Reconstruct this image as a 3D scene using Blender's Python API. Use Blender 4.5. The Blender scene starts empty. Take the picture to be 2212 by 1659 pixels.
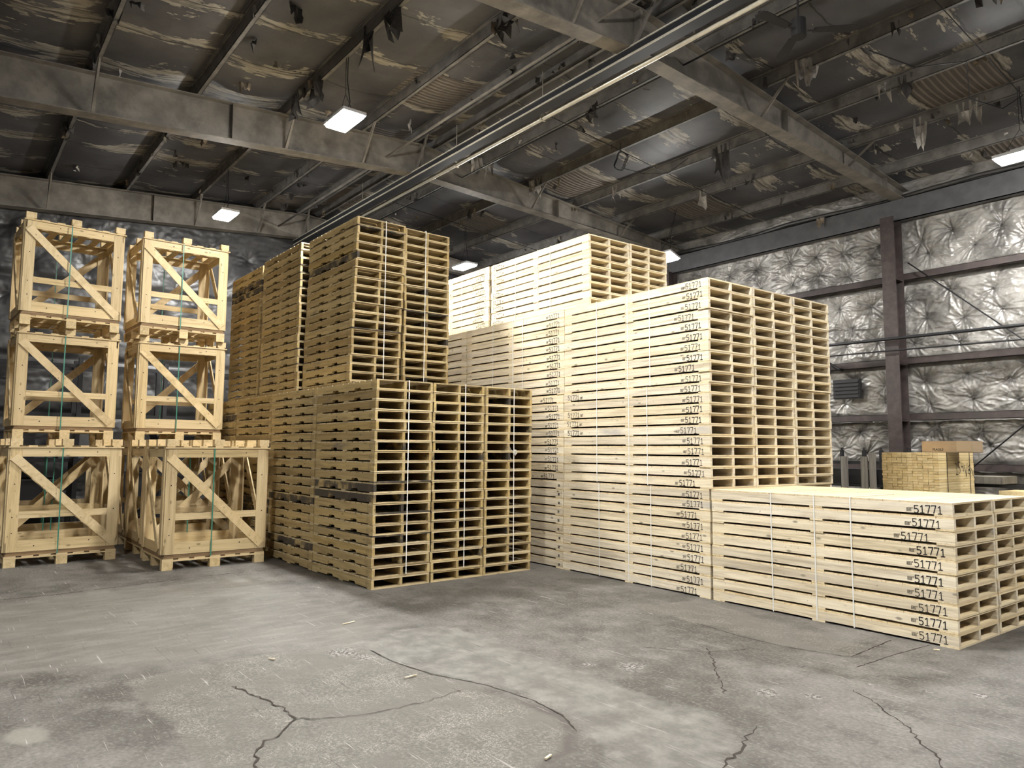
import bpy, bmesh, math, random
import numpy as np
from mathutils import Vector, Matrix
random.seed(7)
rng = np.random.default_rng(11)
SC = bpy.context.scene
COL = SC.collection
PI = math.pi

# ------------------------------------------------------------------ camera
f_px = 1564.97
R = Vector((0.62041924, 0.78425121, 0.00547786))
F = Vector((-0.78141432, 0.61754929, 0.08957976))
U = Vector((0.06687019, -0.05985748, 0.99596459))
cam = bpy.data.cameras.new('camera')
cam.sensor_width = 36.0
cam.lens = 36.0 * f_px / 2212
cam.clip_start = 0.05
cam.clip_end = 200
co = bpy.data.objects.new('camera', cam)
COL.objects.link(co)
co.matrix_world = Matrix(((R.x, U.x, -F.x, 0), (R.y, U.y, -F.y, 0), (R.z, U.z, -F.z, 1.6023), (0, 0, 0, 1)))
SC.camera = co
SC.view_settings.view_transform = 'Standard'
SC.view_settings.look = 'None'
SC.view_settings.gamma = 1
SC.view_settings.use_curve_mapping = False
SC.view_settings.exposure = 0.70

# ------------------------------------------------------------------ node helpers
class NT:
    def __init__(s, name):
        s.m = bpy.data.materials.new(name)
        s.m.use_nodes = True
        s.t = s.m.node_tree
        s.b = s.t.nodes['Principled BSDF']
    def n(s, typ, **kw):
        x = s.t.nodes.new(typ)
        for k, v in kw.items():
            setattr(x, k, v)
        return x
    def put(s, sock, v):
        if isinstance(v, bpy.types.NodeSocket):
            s.t.links.new(v, sock)
        elif v is not None:
            sock.default_value = v
    def math(s, op, a, b=None, c=None, clamp=False):
        x = s.n('ShaderNodeMath', operation=op, use_clamp=clamp)
        s.put(x.inputs[0], a)
        if b is not None: s.put(x.inputs[1], b)
        if c is not None: s.put(x.inputs[2], c)
        return x.outputs[0]
    def mix(s, fac, a, b, mode='MIX'):
        x = s.n('ShaderNodeMix', data_type='RGBA', blend_type=mode)
        s.put(x.inputs['Factor'], fac)
        s.put(x.inputs[6], a if isinstance(a, bpy.types.NodeSocket) else (*a, 1) if len(a) == 3 else a)
        s.put(x.inputs[7], b if isinstance(b, bpy.types.NodeSocket) else (*b, 1) if len(b) == 3 else b)
        return x.outputs[2]
    def obj(s):
        return s.n('ShaderNodeTexCoord').outputs['Object']
    def rand(s):
        return s.n('ShaderNodeObjectInfo').outputs['Random']
    def map(s, vec, scale=(1, 1, 1), loc=(0, 0, 0)):
        x = s.n('ShaderNodeMapping')
        s.put(x.inputs['Vector'], vec)
        s.put(x.inputs['Scale'], scale)
        s.put(x.inputs['Location'], loc)
        return x.outputs[0]
    def noise(s, vec, scale, detail=4, rough=.55, dist=0):
        x = s.n('ShaderNodeTexNoise')
        s.put(x.inputs['Vector'], vec)
        x.inputs['Scale'].default_value = scale
        x.inputs['Detail'].default_value = detail
        x.inputs['Roughness'].default_value = rough
        x.inputs['Distortion'].default_value = dist
        return x.outputs['Fac']
    def ramp(s, fac, stops, interp='LINEAR'):
        x = s.n('ShaderNodeValToRGB')
        s.put(x.inputs[0], fac)
        cr = x.color_ramp
        cr.interpolation = interp
        while len(cr.elements) < len(stops): cr.elements.new(.5)
        for e, (p, c) in zip(cr.elements, stops):
            e.position = p
            e.color = (*c, 1) if len(c) == 3 else c
        return x.outputs[0]
    def step(s, fac, lo, hi):
        x = s.n('ShaderNodeMapRange')
        x.interpolation_type = 'SMOOTHSTEP'
        s.put(x.inputs[0], fac)
        x.inputs[1].default_value = lo
        x.inputs[2].default_value = hi
        return x.outputs[0]
    def bump(s, h, strength=.3, dist=.01):
        x = s.n('ShaderNodeBump')
        s.put(x.inputs['Height'], h)
        x.inputs['Strength'].default_value = strength
        x.inputs['Distance'].default_value = dist
        s.t.links.new(x.outputs[0], s.b.inputs['Normal'])
    def out(s, color=None, rough=None, metal=None, spec=None):
        s.put(s.b.inputs['Base Color'], color if isinstance(color, bpy.types.NodeSocket) or color is None else (*color, 1))
        if rough is not None: s.put(s.b.inputs['Roughness'], rough)
        if metal is not None: s.put(s.b.inputs['Metallic'], metal)
        if spec is not None: s.put(s.b.inputs['Specular IOR Level'], spec)
        return s.m

def wood(name, light, dark, grain=(1.2, 22, 22), knots=.5, grey=None, greyamt=.0, vary=.35, rough=.62, darkp=0.0):
    m = NT(name)
    rnd = m.rand()
    off = m.n('ShaderNodeCombineXYZ')
    m.put(off.inputs[0], m.math('MULTIPLY', rnd, 61.3))
    m.put(off.inputs[1], m.math('MULTIPLY', rnd, 37.1))
    m.put(off.inputs[2], m.math('MULTIPLY', rnd, 83.7))
    add = m.n('ShaderNodeVectorMath', operation='ADD')
    m.put(add.inputs[0], m.obj()); m.put(add.inputs[1], off.outputs[0])
    v = add.outputs[0]
    g = m.noise(m.map(v, grain), 1.0, 5, .6, 1.2)
    broad = m.noise(m.map(v, tuple(a * .25 for a in grain)), 1.0, 2, .5)
    hair = m.noise(m.map(v, tuple(a * 4.5 for a in grain)), 1.0, 3, .7)
    gg = m.math('ADD', m.math('ADD', m.math('MULTIPLY', g, .55), m.math('MULTIPLY', broad, .25)), m.math('MULTIPLY', hair, .20))
    base = m.ramp(gg, [(.36, tuple(c * .86 for c in dark)), (.47, tuple((a + b) / 2 for a, b in zip(light, dark))), (.56, light), (.66, tuple(min(.9, c * 1.05) for c in light))])
    # each board its own tint
    tint = m.ramp(m.math('FRACT', m.math('MULTIPLY', rnd, 17.77)), [(0, (1 - vary, 1 - vary * 1.15, 1 - vary * 1.35)), (.45, (1, 1, 1)), (.8, (1.0, .97, .90)), (1, (1 - vary * .4, 1 - vary * .6, 1 - vary * 1.1))])
    base = m.mix(1.0, base, tint, 'MULTIPLY')
    # knots
    if knots:
        vo = m.n('ShaderNodeTexVoronoi', feature='F1')
        m.put(vo.inputs['Vector'], m.map(v, tuple(5.5 if a < 5 else 13 for a in grain)))
        vo.inputs['Scale'].default_value = 1.0
        k = m.step(vo.outputs['Distance'], .22, .08)
        sel = m.math('GREATER_THAN', m.noise(vo.outputs['Position'], 3.1, 0), .60)
        base = m.mix(m.math('MULTIPLY', m.math('MULTIPLY', k, sel), knots), base, tuple(c * .42 for c in dark))
    sp = m.step(m.noise(v, 26, 2, .5), .70, .76)
    base = m.mix(m.math('MULTIPLY', sp, .55), base, tuple(c * .35 for c in dark))
    if darkp:
        dk = m.math('GREATER_THAN', m.math('FRACT', m.math('MULTIPLY', rnd, 9.73)), 1 - darkp)
        base = m.mix(m.math('MULTIPLY', dk, m.step(m.noise(v, 4, 3, .6), .30, .52)), base, (.062, .052, .042))
    if grey:
        gn = m.noise(m.map(v, (1.6, 5, 5)), 1.0, 4, .6)
        sel2 = m.step(m.math('FRACT', m.math('MULTIPLY', rnd, 5.31)), 1 - greyamt, 1.0)
        mask = m.math('MULTIPLY', m.step(gn, .62 - greyamt * .25, .78), m.math('ADD', m.math('MULTIPLY', sel2, .8), .25), clamp=True)
        base = m.mix(mask, base, grey)
    m.bump(g, .15, .004)
    return m.out(base, rough, 0, .25)

def plain(name, col, rough=.6, metal=0, var=.0, scale=6, dirt=None, spec=.4, bump=0):
    m = NT(name)
    if var or dirt:
        nz = m.noise(m.obj(), scale, 5, .6)
        c = m.mix(m.step(nz, .35, .7), tuple(x * (1 - var) for x in col), tuple(min(1, x * (1 + var)) for x in col))
        if dirt:
            c = m.mix(m.step(m.noise(m.obj(), scale * .4, 6, .65), .5, .72), c, dirt)
        if bump: m.bump(nz, bump, .01)
        return m.out(c, rough, metal, spec)
    return m.out(col, rough, metal, spec)

M = {}
M['pale'] = wood('pale_pine', (.83, .75, .59), (.55, .465, .33), (1.0, 24, 24), .85, (.47, .435, .385), .5, .20)
M['pale_y'] = wood('pale_pine_deck', (.80, .69, .48), (.64, .50, .30), (24, 1.0, 24), .4, None, 0, .18)
M['used'] = wood('used_pine', (.52, .405, .205), (.34, .25, .115), (1.0, 22, 22), .7, (.17, .145, .115), .35, .34, darkp=.07)
M['used_y'] = wood('used_pine_deck', (.62, .52, .33), (.40, .31, .175), (22, 1.0, 22), .5, (.19, .165, .135), .4, .34, darkp=.06)
M['crate_x'] = wood('crate_pine_x', (.65, .515, .305), (.49, .37, .195), (1.1, 20, 20), .8, None, 0, .16)
M['crate_y'] = wood('crate_pine_y', (.65, .515, .305), (.49, .37, .195), (20, 1.1, 20), .8, None, 0, .16)
M['crate_z'] = wood('crate_pine_z', (.65, .515, .305), (.49, .37, .195), (20, 20, 1.1), .8, None, 0, .16)
M['skirt'] = wood('crate_hardboard', (.30, .20, .11), (.19, .12, .06), (9, 1, 30), 0, None, 0, .1)
M['lumber'] = wood('planed_pine', (.74, .60, .34), (.60, .45, .22), (18, .9, 18), .5, None, 0, .22)
M['ink'] = plain('stencil_ink', (.02, .018, .016), .7)
M['fadedink'] = plain('faded_ink', (.16, .12, .08), .8)
M['white'] = plain('white_strap', (.78, .77, .72), .35)
M['green'] = plain('green_strap', (.05, .20, .14), .3)
M['card'] = plain('cardboard', (.36, .26, .16), .8, 0, .06, 9)
M['black'] = plain('black_steel', (.02, .02, .022), .5, .3)
M['maroon'] = plain('red_oxide_steel', (.046, .034, .032), .6, 0, .25, 7, (.034, .030, .028))
M['beam'] = plain('dusty_grey_steel', (.185, .167, .142), .6, 0, .25, 3, (.085, .077, .065))
M['eave'] = plain('dark_painted_steel', (.085, .085, .09), .5, 0, .15, 4)
M['purlin'] = plain('sooty_purlin_steel', (.15, .142, .132), .6, 0, .25, 5, (.08, .076, .072))
M['bright'] = plain('galvanised_pipe', (.66, .62, .52), .35, .35, .15, 4)
M['duct'] = plain('black_duct', (.014, .015, .018), .5, .0)
M['greywood'] = wood('weathered_board', (.20, .19, .17), (.12, .11, .10), (18, 18, 1.0), .3, None, 0, .2)
M['housing'] = plain('white_housing', (.6, .6, .6), .4)
M['fanm'] = plain('fan_metal', (.012, .011, .012), .7)
em = NT('lamp_panel'); em.b.inputs['Emission Color'].default_value = (1, .985, .95, 1); em.b.inputs['Emission Strength'].default_value = 430.0
M['lamp'] = em.out((1, 1, 1), .5)

# ------------------------------------------------------------------ mesh helpers
class MB:
    def __init__(s): s.v = []; s.f = []; s.mi = []; s.m = 0
    def add(s, vs, fs):
        o = len(s.v)
        s.v += [tuple(x) for x in vs]
        for q in fs: s.f.append([i + o for i in q]); s.mi.append(s.m)
    def box(s, x0, x1, y0, y1, z0, z1):
        s.add([(x0, y0, z0), (x1, y0, z0), (x1, y1, z0), (x0, y1, z0), (x0, y0, z1), (x1, y0, z1), (x1, y1, z1), (x0, y1, z1)],
              [(0, 3, 2, 1), (4, 5, 6, 7), (0, 1, 5, 4), (1, 2, 6, 5), (2, 3, 7, 6), (3, 0, 4, 7)])
        return s
    def bar(s, p, q, w, t, up=(0, 0, 1)):
        p = Vector(p); q = Vector(q); d = (q - p).normalized(); u = Vector(up)
        a = d.cross(u).normalized(); b = a.cross(d).normalized()
        c = []
        for e in (p, q):
            for sa, sb in ((-1, -1), (1, -1), (1, 1), (-1, 1)):
                c.append(e + a * sa * w / 2 + b * sb * t / 2)
        s.add(c, [(0, 3, 2, 1), (4, 5, 6, 7), (0, 1, 5, 4), (1, 2, 6, 5), (2, 3, 7, 6), (3, 0, 4, 7)])
        return s
    def tube(s, pts, r, n=8):
        pts = [Vector(p) for p in pts]
        rings = []
        for i, p in enumerate(pts):
            d = (pts[min(i + 1, len(pts) - 1)] - pts[max(i - 1, 0)]).normalized()
            a = d.orthogonal().normalized() if i == 0 else (rings[-1][1] - d * rings[-1][1].dot(d)).normalized()
            b = d.cross(a)
            rings.append(([p + (a * math.cos(t) + b * math.sin(t)) * r for t in [2 * PI * k / n for k in range(n)]], a))
        vs = [v for rg, _ in rings for v in rg]
        fs = []
        for i in range(len(pts) - 1):
            for k in range(n):
                fs.append((i * n + k, i * n + (k + 1) % n, (i + 1) * n + (k + 1) % n, (i + 1) * n + k))
        fs.append(tuple(range(n))[::-1]); fs.append(tuple((len(pts) - 1) * n + k for k in range(n)))
        s.add(vs, fs)
        return s
    def prism_y(s, poly, y0, y1):
        n = len(poly)
        s.add([(x, y0, z) for x, z in poly] + [(x, y1, z) for x, z in poly],
              [tuple(range(n)), tuple(range(2 * n - 1, n - 1, -1))] + [(i, i + n, (i + 1) % n + n, (i + 1) % n) for i in range(n)])
        return s
    def prism_z(s, poly, z0, z1):
        n = len(poly)
        s.add([(x, y, z0) for x, y in poly] + [(x, y, z1) for x, y in poly],
              [tuple(range(n))[::-1], tuple(range(n, 2 * n))] + [(i, (i + 1) % n, (i + 1) % n + n, i + n) for i in range(n)])
        return s
    def mesh(s, name, mats, smooth=False):
        me = bpy.data.meshes.new(name)
        me.from_pydata(s.v, [], s.f)
        for m in (mats if isinstance(mats, (list, tuple)) else [mats]): me.materials.append(m)
        if isinstance(mats, (list, tuple)): me.polygons.foreach_set('material_index', s.mi)
        if smooth: me.polygons.foreach_set('use_smooth', [True] * len(s.f))
        bm = bmesh.new(); bm.from_mesh(me); bmesh.ops.recalc_face_normals(bm, faces=bm.faces); bm.to_mesh(me); bm.free()
        return me
    def build(s, name, mats, parent=None, loc=(0, 0, 0), rz=0, smooth=False):
        return place(name, s.mesh(name, mats, smooth), parent, loc, rz)

def place(name, me, parent=None, loc=(0, 0, 0), rz=0):
    o = bpy.data.objects.new(name, me)
    COL.objects.link(o)
    if parent: o.parent = parent
    o.location = loc
    if rz: o.rotation_euler = (0, 0, rz)
    return o

def empty(name, loc=(0, 0, 0), rz=0):
    o = bpy.data.objects.new(name, None)
    o.empty_display_size = .1
    COL.objects.link(o); o.location = loc; o.rotation_euler = (0, 0, rz)
    return o

def tag(o, label, cat, group=None, kind=None):
    if label: o['label'] = label
    if cat: o['category'] = cat
    if group: o['group'] = group
    if kind: o['kind'] = kind
    return o

def struct(o, label=None):
    o['kind'] = 'structure'
    return o

ORD = 'zeroth first second third fourth fifth sixth seventh eighth ninth tenth eleventh twelfth thirteenth fourteenth fifteenth sixteenth seventeenth eighteenth nineteenth twentieth twenty-first twenty-second twenty-third twenty-fourth twenty-fifth twenty-sixth twenty-seventh twenty-eighth twenty-ninth thirtieth'.split()

# ------------------------------------------------------------------ stencil digits
DIG = {'5': [[(.55, 1), (.05, 1), (.05, .56)], [(.07, .56), (.3, .62), (.5, .53), (.58, .33), (.5, .12), (.3, .0)], [(.24, 0), (.02, .1)]],
       '1': [[(.08, .8), (.32, 1), (.32, .04)], [(.06, 0), (.56, 0)]],
       '7': [[(.02, .93), (.02, 1), (.4, 1)], [(.45, 1), (.58, 1), (.27, 0)]]}
def strokes(mb, lines, w, y=0.0):
    for L in lines:
        for (a, b), (c, d) in zip(L[:-1], L[1:]):
            l = math.hypot(c - a, d - b) or 1e-6
            ux, uz = (c - a) / l, (d - b) / l
            nx, nz = -uz * w / 2, ux * w / 2
            a2, b2, c2, d2 = a - ux * w * .3, b - uz * w * .3, c + ux * w * .3, d + uz * w * .3
            mb.add([(a2 + nx, y, b2 + nz), (a2 - nx, y, b2 - nz), (c2 - nx, y, d2 - nz), (c2 + nx, y, d2 + nz)], [(0, 1, 2, 3)])
def number_mesh(var, mirror=False):
    r = random.Random(var)
    mb = MB()
    h = .062; x = 0
    for ch in '51771':
        dz = r.uniform(-.004, .004)
        ls = [[(x + a * h * .95, dz + b * h) for a, b in L] for L in DIG[ch] if not (r.random() < .02 and ch != '1')]
        strokes(mb, ls, .0066 if var % 3 else .0082)
        x += .047
    # small inspection mark: a framed block of short bars
    ox = -.062 if not mirror else x + .012
    oz = .012 + r.uniform(-.006, .006)
    strokes(mb, [[(ox, oz), (ox + .036, oz), (ox + .036, oz + .026), (ox, oz + .026), (ox, oz)]], .003)
    for k in range(4):
        strokes(mb, [[(ox + .005 + k * .008, oz + .004), (ox + .005 + k * .008 + r.uniform(-.002, .004), oz + .022)]], .0028)
    strokes(mb, [[(ox + .006, oz + .013), (ox + .030, oz + .013)]], .0022)
    strokes(mb, [[(ox + .040, oz + .026), (ox + .049, oz + .030), (ox + .046, oz + .018)]], .003)
    return mb.mesh('number_stamp', M['ink'])
NUM = [number_mesh(k) for k in range(6)]
NUMM = [number_mesh(k + 20, True) for k in range(3)]
def mark_mesh():
    mb = MB()
    strokes(mb, [[(0, 0), (.03, 0), (.03, .028), (0, .028), (0, 0)], [(.006, .004), (.02, .024)], [(.012, .003), (.026, .022)], [(.005, .02), (.025, .012)]], .0045)
    return mb.mesh('inspection_stamp', M['ink'])
MARK = mark_mesh()
def ippc_mesh():
    mb = MB()
    w, h = .075, .05
    strokes(mb, [[(0, 0), (w, 0), (w, h), (0, h), (0, 0)], [(w * .4, 0), (w * .4, h)], [(w * .12, h * .2), (w * .2, h * .8), (w * .3, h * .3)], [(w * .5, h * .3), (w * .9, h * .3)], [(w * .5, h * .6), (w * .85, h * .65)]], .0035)
    return mb.mesh('treatment_stamp', M['fadedink'])
IPPC = ippc_mesh()

# ------------------------------------------------------------------ long pallets (51771)
LP = 2.4305; WP = .8457; HP = .1179
LW = WP - .012; LL = LP - .012
def lp_meshes(v):
    r = random.Random(100 + v)
    out = {}
    st = []
    for k in range(2):
        mb = MB(); w = .019; z0, z1 = .0165, HP - .0175
        n = 12; top = []; bot = []
        for i in range(n + 1):
            x = LL * i / n
            top.append((x, z1)); bot.append((x, z0 + (r.uniform(0, .003) if 0 < i < n else 0)))
        mb.prism_y(bot + top[::-1], -w, w)
        st.append(mb.mesh('stringer', M['pale']))
    out['stringer'] = st
    mb = MB()
    n = 17; bw = LL / n
    for i in range(n):
        mb.box(i * bw + .0015, (i + 1) * bw - .0015, r.uniform(0, .003), LW - r.uniform(0, .003), HP - .0175, HP - .0015 - r.uniform(0, .001))
    out['top_deck'] = mb.mesh('top_deck', M['pale_y'])
    out['bottom'] = []
    for x, w in ((.0, .145), (LL / 2 - .065, .13), (LL - .145, .145)):
        j = r.uniform(-.006, .006) if 0 < x < 2 else 0
        out['bottom'].append(MB().box(x + j, x + w + j, 0, LW, 0, .0165).mesh('bottom_board', M['pale_y']))
    # all in one for rows that show no parts
    mb = MB()
    for y in (.019, LW / 2, LW - .019): mb.box(0, LL, y - .019, y + .019, .0165, HP - .0175)
    mb.m = 1
    mb.box(0, LL, 0, LW, HP - .0175, HP - .0015)
    for x, w in ((0, .145), (LL / 2 - .065, .13), (LL - .145, .145)): mb.box(x, x + w, 0, LW, 0, .0165)
    out['whole'] = mb.mesh('long_pallet', [M['pale'], M['pale_y']])
    return out
LPM = [lp_meshes(v) for v in range(4)]
RROT = -math.atan(.0204)
ca, sa = math.cos(RROT), math.sin(RROT)
def rpos(a, b):      # a along the long side, b into the depth, from the corner of the tall block
    return (-4.899 + a * ca - b * sa, 6.654 + a * sa + b * ca)

def long_pallet(a, b, layer, z, label, group, parts=True, num=None, dx=0, dy=0):
    v = random.randrange(4); ms = LPM[v]
    x, y = rpos(a + dx, b + dy)
    rz = RROT + random.uniform(-.0015, .0015)
    if not parts:
        o = place('long_pallet', ms['whole'], None, (x, y, z), rz)
        tag(o, label, 'pallet', group); return
    t = empty('long_pallet', (x, y, z), rz)
    tag(t, label, 'pallet', group)
    for k, yy in enumerate((.019, LW / 2, LW - .019)):
        s = place('stringer', ms['stringer'][(k + layer) % 2], t, (0, yy, 0))
        if k == 0 and num:
            if num in ('right', 'both'):
                m = place('number_stamp', random.choice(NUM), s, (LL - .30 - random.uniform(0, .035) - (.1 if random.random() < .12 else 0), -.0205, .021 + random.uniform(-.003, .008)))
                m.rotation_euler = (0, random.uniform(-.02, .03), 0)
            if num == 'both' or num == 'left':
                place('number_stamp', random.choice(NUMM), s, (.055 + random.uniform(0, .03), -.0205, .023))
            if num == 'mark':
                place('inspection_stamp', MARK, s, (LL - .085 - random.uniform(0, .02), -.0205, .035))
    place('top_deck', ms['top_deck'], t)
    for b_ in ms['bottom']: place('bottom_board', b_, t)

def strap_loop(name, axis, pos, lo, hi, z0, z1, mat, w=.006, t=.0006, r=.004, parent=None, sag=0):
    # closed flat band; axis 'x': runs in the YZ plane at x=pos
    mb = MB(); g = .004
    a0, a1, c0, c1 = lo - g, hi + g, z0, z1 + g
    def P(a, zz, q): return (pos + q, a, zz) if axis == 'x' else (a, pos + q, zz)
    ring = [(a0, c0), (a1, c0), (a1, c1), (a0, c1)]
    inn = [(a0 + t * 2, c0 + t * 2), (a1 - t * 2, c0 + t * 2), (a1 - t * 2, c1 - t * 2), (a0 + t * 2, c1 - t * 2)]
    for i in range(4):
        j = (i + 1) % 4
        vs = [P(*ring[i], -w), P(*ring[j], -w), P(*ring[j], w), P(*ring[i], w), P(*inn[i], -w), P(*inn[j], -w), P(*inn[j], w), P(*inn[i], w)]
        mb.add(vs, [(0, 1, 2, 3), (4, 7, 6, 5), (0, 4, 5, 1), (1, 5, 6, 2), (2, 6, 7, 3), (3, 7, 4, 0)])
    return mb

def rblock(i, row, layers, z0, stack, group, parts=True, num=None, dy=0.0, ad=0.0, lean=.0, top_from=0):
    dxd = 0; lab = []
    for k in range(layers):
        unit = k // 10
        udx = (-.02, .0, .012, .0)[unit % 4] if layers > 10 else 0
        z = z0 + k * HP
        nm = num(k) if callable(num) else num
        long_pallet(i * LP + ad, row * WP + dy, k, z,
                    'pale pine long pallet, %s from the bottom in %s' % (ORD[k + 1], stack), group, parts, nm,
                    dx=udx + random.uniform(-.006, .006), dy=random.uniform(-.004, .004) + lean * k)
# low block at the front: two rows of ten
rblock(0, 0, 10, 0, 'the low stack that fronts the floor', 'long pallets in the low block', True, 'right')
rblock(0, 1, 10, 0, 'the second row of the low block', 'long pallets in the low block', True, None)
# tall block right behind: three rows of thirty
rblock(-1, 0, 30, 0, 'the tall stamped stack', 'long pallets in the tall block', True, lambda k: 'both' if k in (15, 16, 17, 19) else 'right')
rblock(-1, 1, 30, 0, 'the middle row of the tall end', 'long pallets in the tall block', True, None)
rblock(-1, 2, 30, 0, 'the rear row of the tall end', 'long pallets in the tall block', True, None)
rblock(-2, 0, 30, 0, 'the second tall stack along the row', 'long pallets in the tall block', True, lambda k: 'mark' if k < 10 else 'right')
rblock(-2, 1, 30, 0, 'the stack under the raised near bundle', 'long pallets in the tall block', False)
rblock(-3, 0, 30, 0, 'the third tall stack along the row', 'long pallets in the tall block', True, None)
rblock(-3, 1, 30, 0, 'the stack under the raised far bundle', 'long pallets in the tall block', False)
ZT = 30 * HP
for row in (0, 1):
    rblock(-2, row, 10, ZT, 'the %s bundle standing on top' % ('big raised' if row == 0 else 'rear raised'), 'long pallets raised on top', True, 'left' if row == 0 else None, dy=.50 - row * .006, ad=-.01)
rblock(-3, 0, 10, ZT, 'the far raised bundle', 'long pallets raised on top', True, 'right', dy=.47, ad=-.03)
rblock(-3, 1, 10, ZT, 'the hidden far raised bundle', 'long pallets raised on top', False, None, dy=.47, ad=-.03)

def rstrap(i, row, offs, z0, z1, where, dy=0.0, ad=0.0):
    for n, ox in enumerate(offs):
        mb = strap_loop('strap', 'x', 0, 0, LW, .008, z1 - z0 - HP * .0 - .0015, M['white'])
        x, y = rpos(i * LP + ad + ox, row * WP + dy)
        o = mb.build('strap', M['white'], None, (x, y - .003, z0), RROT)
        tag(o, 'white plastic strap, %s of three around %s' % (['farthest', 'middle', 'nearest'][n], where), 'strap', 'white straps on the long pallets')
U10 = 10 * HP
rstrap(0, 0, (.726, 1.19, 1.548), 0, U10, 'the low front stack')
for row, nm in ((0, 'front'), (1, 'middle'), (2, 'rear')):
    if row == 0:
        rstrap(-1, 0, (.68, 1.19, 1.553), 0, U10, 'the floor unit of the tall stamped stack')
        rstrap(-1, 0, (.645, 1.21, 1.51), U10, 2 * U10, 'the middle unit of the tall stamped stack')
        rstrap(-1, 0, (.65, 1.20, 1.565), 2 * U10, 3 * U10, 'the top unit of the tall stamped stack')
rstrap(-2, 0, (.755, 1.262, 1.51), 2 * U10, 3 * U10, 'the top unit of the second tall stack')
rstrap(-2, 0, (.70, 1.25, 1.55), U10, 2 * U10, 'the middle unit of the second tall stack')
rstrap(-2, 0, (.68, 1.248, 1.558), ZT, ZT + U10, 'the big raised bundle', dy=.5, ad=-.01)
rstrap(-3, 0, (.75, 1.185, 1.59), ZT, ZT + U10, 'the raised bundle nearest the tower', dy=.47, ad=-.03)

# ------------------------------------------------------------------ notched brown pallets
LU = 1.6607; WU = .7882; HU = .1207
UL = LU - .014; UW = WU - .016
def up_meshes(v):
    r = random.Random(300 + v)
    out = {'stringer': []}
    for k in range(2):
        z0, z1 = .0155, HU - .0165
        mb = MB(); w = .018
        def notch(c, w2=.09, h=.026):
            return [(c - w2, z0), (c - w2 + .012, z0 + h * .8), (c - w2 + .03, z0 + h), (c + w2 - .03, z0 + h), (c + w2 - .012, z0 + h * .8), (c + w2, z0)]
        poly = [(0, z0)] + notch(.545) + notch(1.16) + [(UL, z0), (UL, z1), (0, z1)]
        mb.prism_y(poly, -w, w)
        out['stringer'].append(mb.mesh('stringer', M['used']))
    mb = MB()
    xs = [i * (UL - .132) / 10 for i in range(11)]
    for i, x in enumerate(xs):
        wd = .134 + r.uniform(-.008, .006)
        if i == len(xs) - 1: x = UL - wd
        mb.box(x, x + wd, r.uniform(0, .006), UW - r.uniform(0, .006), HU - .0165, HU - .0015 - r.uniform(0, .0015))
    out['top_deck'] = mb.mesh('top_deck', M['used_y'])
    out['bottom'] = [MB().box(x, x + wd, 0, UW, 0, .0155).mesh('bottom_board', M['used_y']) for x, wd in ((0, .145), (.80, .115), (UL - .10, .10))]
    mb = MB()
    for y in (.018, UW / 2, UW - .018): mb.box(0, UL, y - .018, y + .018, .0155, HU - .0165)
    mb.m = 1
    for i, x in enumerate(xs): mb.box(x, x + .13, 0, UW, HU - .0165, HU - .0015)
    for x, wd in ((0, .145), (.80, .115), (UL - .10, .10)): mb.box(x, x + wd, 0, UW, 0, .0155)
    out['whole'] = mb.mesh('notched_pallet', [M['used'], M['used_y']])
    return out
UPM = [up_meshes(v) for v in range(5)]
def used_pallet(x, y, z, label, group, parts=True, stamp=True):
    ms = random.choice(UPM)
    rz = random.uniform(-.004, .004)
    if not parts:
        tag(place('notched_pallet', ms['whole'], None, (x, y, z), rz), label, 'pallet', group); return
    t = empty('notched_pallet', (x, y, z), rz)
    tag(t, label, 'pallet', group)
    for k, yy in enumerate((.018, UW / 2, UW - .018)):
        s = place('stringer', random.choice(ms['stringer']), t, (0, yy, 0))
        if k == 0 and stamp and random.random() < .8:
            place('treatment_stamp', IPPC, s, (UL - .13 - random.uniform(0, .03), -.0185, .032))
    place('top_deck', ms['top_deck'], t)
    for b_ in ms['bottom']: place('bottom_board', b_, t)
def ustack(x0, y0, z0, n, stack, group, parts=True, hs=1.0, drift=(0, 0), jump=None):
    jx = jy = 0
    for k in range(n):
        if jump and k in jump: jx += jump[k][0]; jy += jump[k][1]
        used_pallet(x0 + jx + drift[0] * k + random.uniform(-.006, .006), y0 + jy + drift[1] * k + random.uniform(-.005, .005), z0 + k * HU,
                    'brown notched pallet, %s from the bottom in %s' % (ORD[k + 1], stack), group, parts)
G1 = 'notched pallets in the brown floor block'; G2 = 'notched pallets in the brown towers'
XL = -7.567 - UL
ustack(XL, 3.96, 0, 20, 'the corner stack of the brown block', G1, drift=(.0008, 0))
ustack(XL, 3.96 + WU, 0, 20, 'the middle end stack of the brown block', G1)
ustack(XL, 3.96 + 2 * WU, 0, 20, 'the rear end stack of the brown block', G1, drift=(.001, .0004))
for i, nm in ((1, 'second'), (2, 'third'), (3, 'fourth')):
    ustack(XL - LU * i, 3.956, 0, 20, 'the %s brown front stack from the corner' % nm, G1, drift=(0, 0))
    ustack(XL - LU * i, 3.956 + WU, 0, 20, 'the brown stack hidden behind the %s' % nm, G1, False)
ZU = 20 * HU
ustack(-9.09 - UL - .06, 4.39, ZU, 20, 'the near brown tower on top', G2, jump={4: (.012, 0), 7: (.02, 0), 10: (.02, .005), 14: (.035, .0)}, drift=(.001, 0))
ustack(-9.10 - UL - .03, 4.39 + WU + .03, ZU, 20, 'the rear half of the near brown tower', G2, jump={6: (.0, .0), 13: (.01, -.012), 16: (.01, -.006)})
ustack(-10.79 - UL - .03, 4.30, ZU, 20, 'the middle brown tower on top', G2, drift=(.0012, 0))
ustack(-12.66 - UL, 4.34, ZU, 20, 'the farthest brown tower on top', G2, drift=(.0008, 0))
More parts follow.
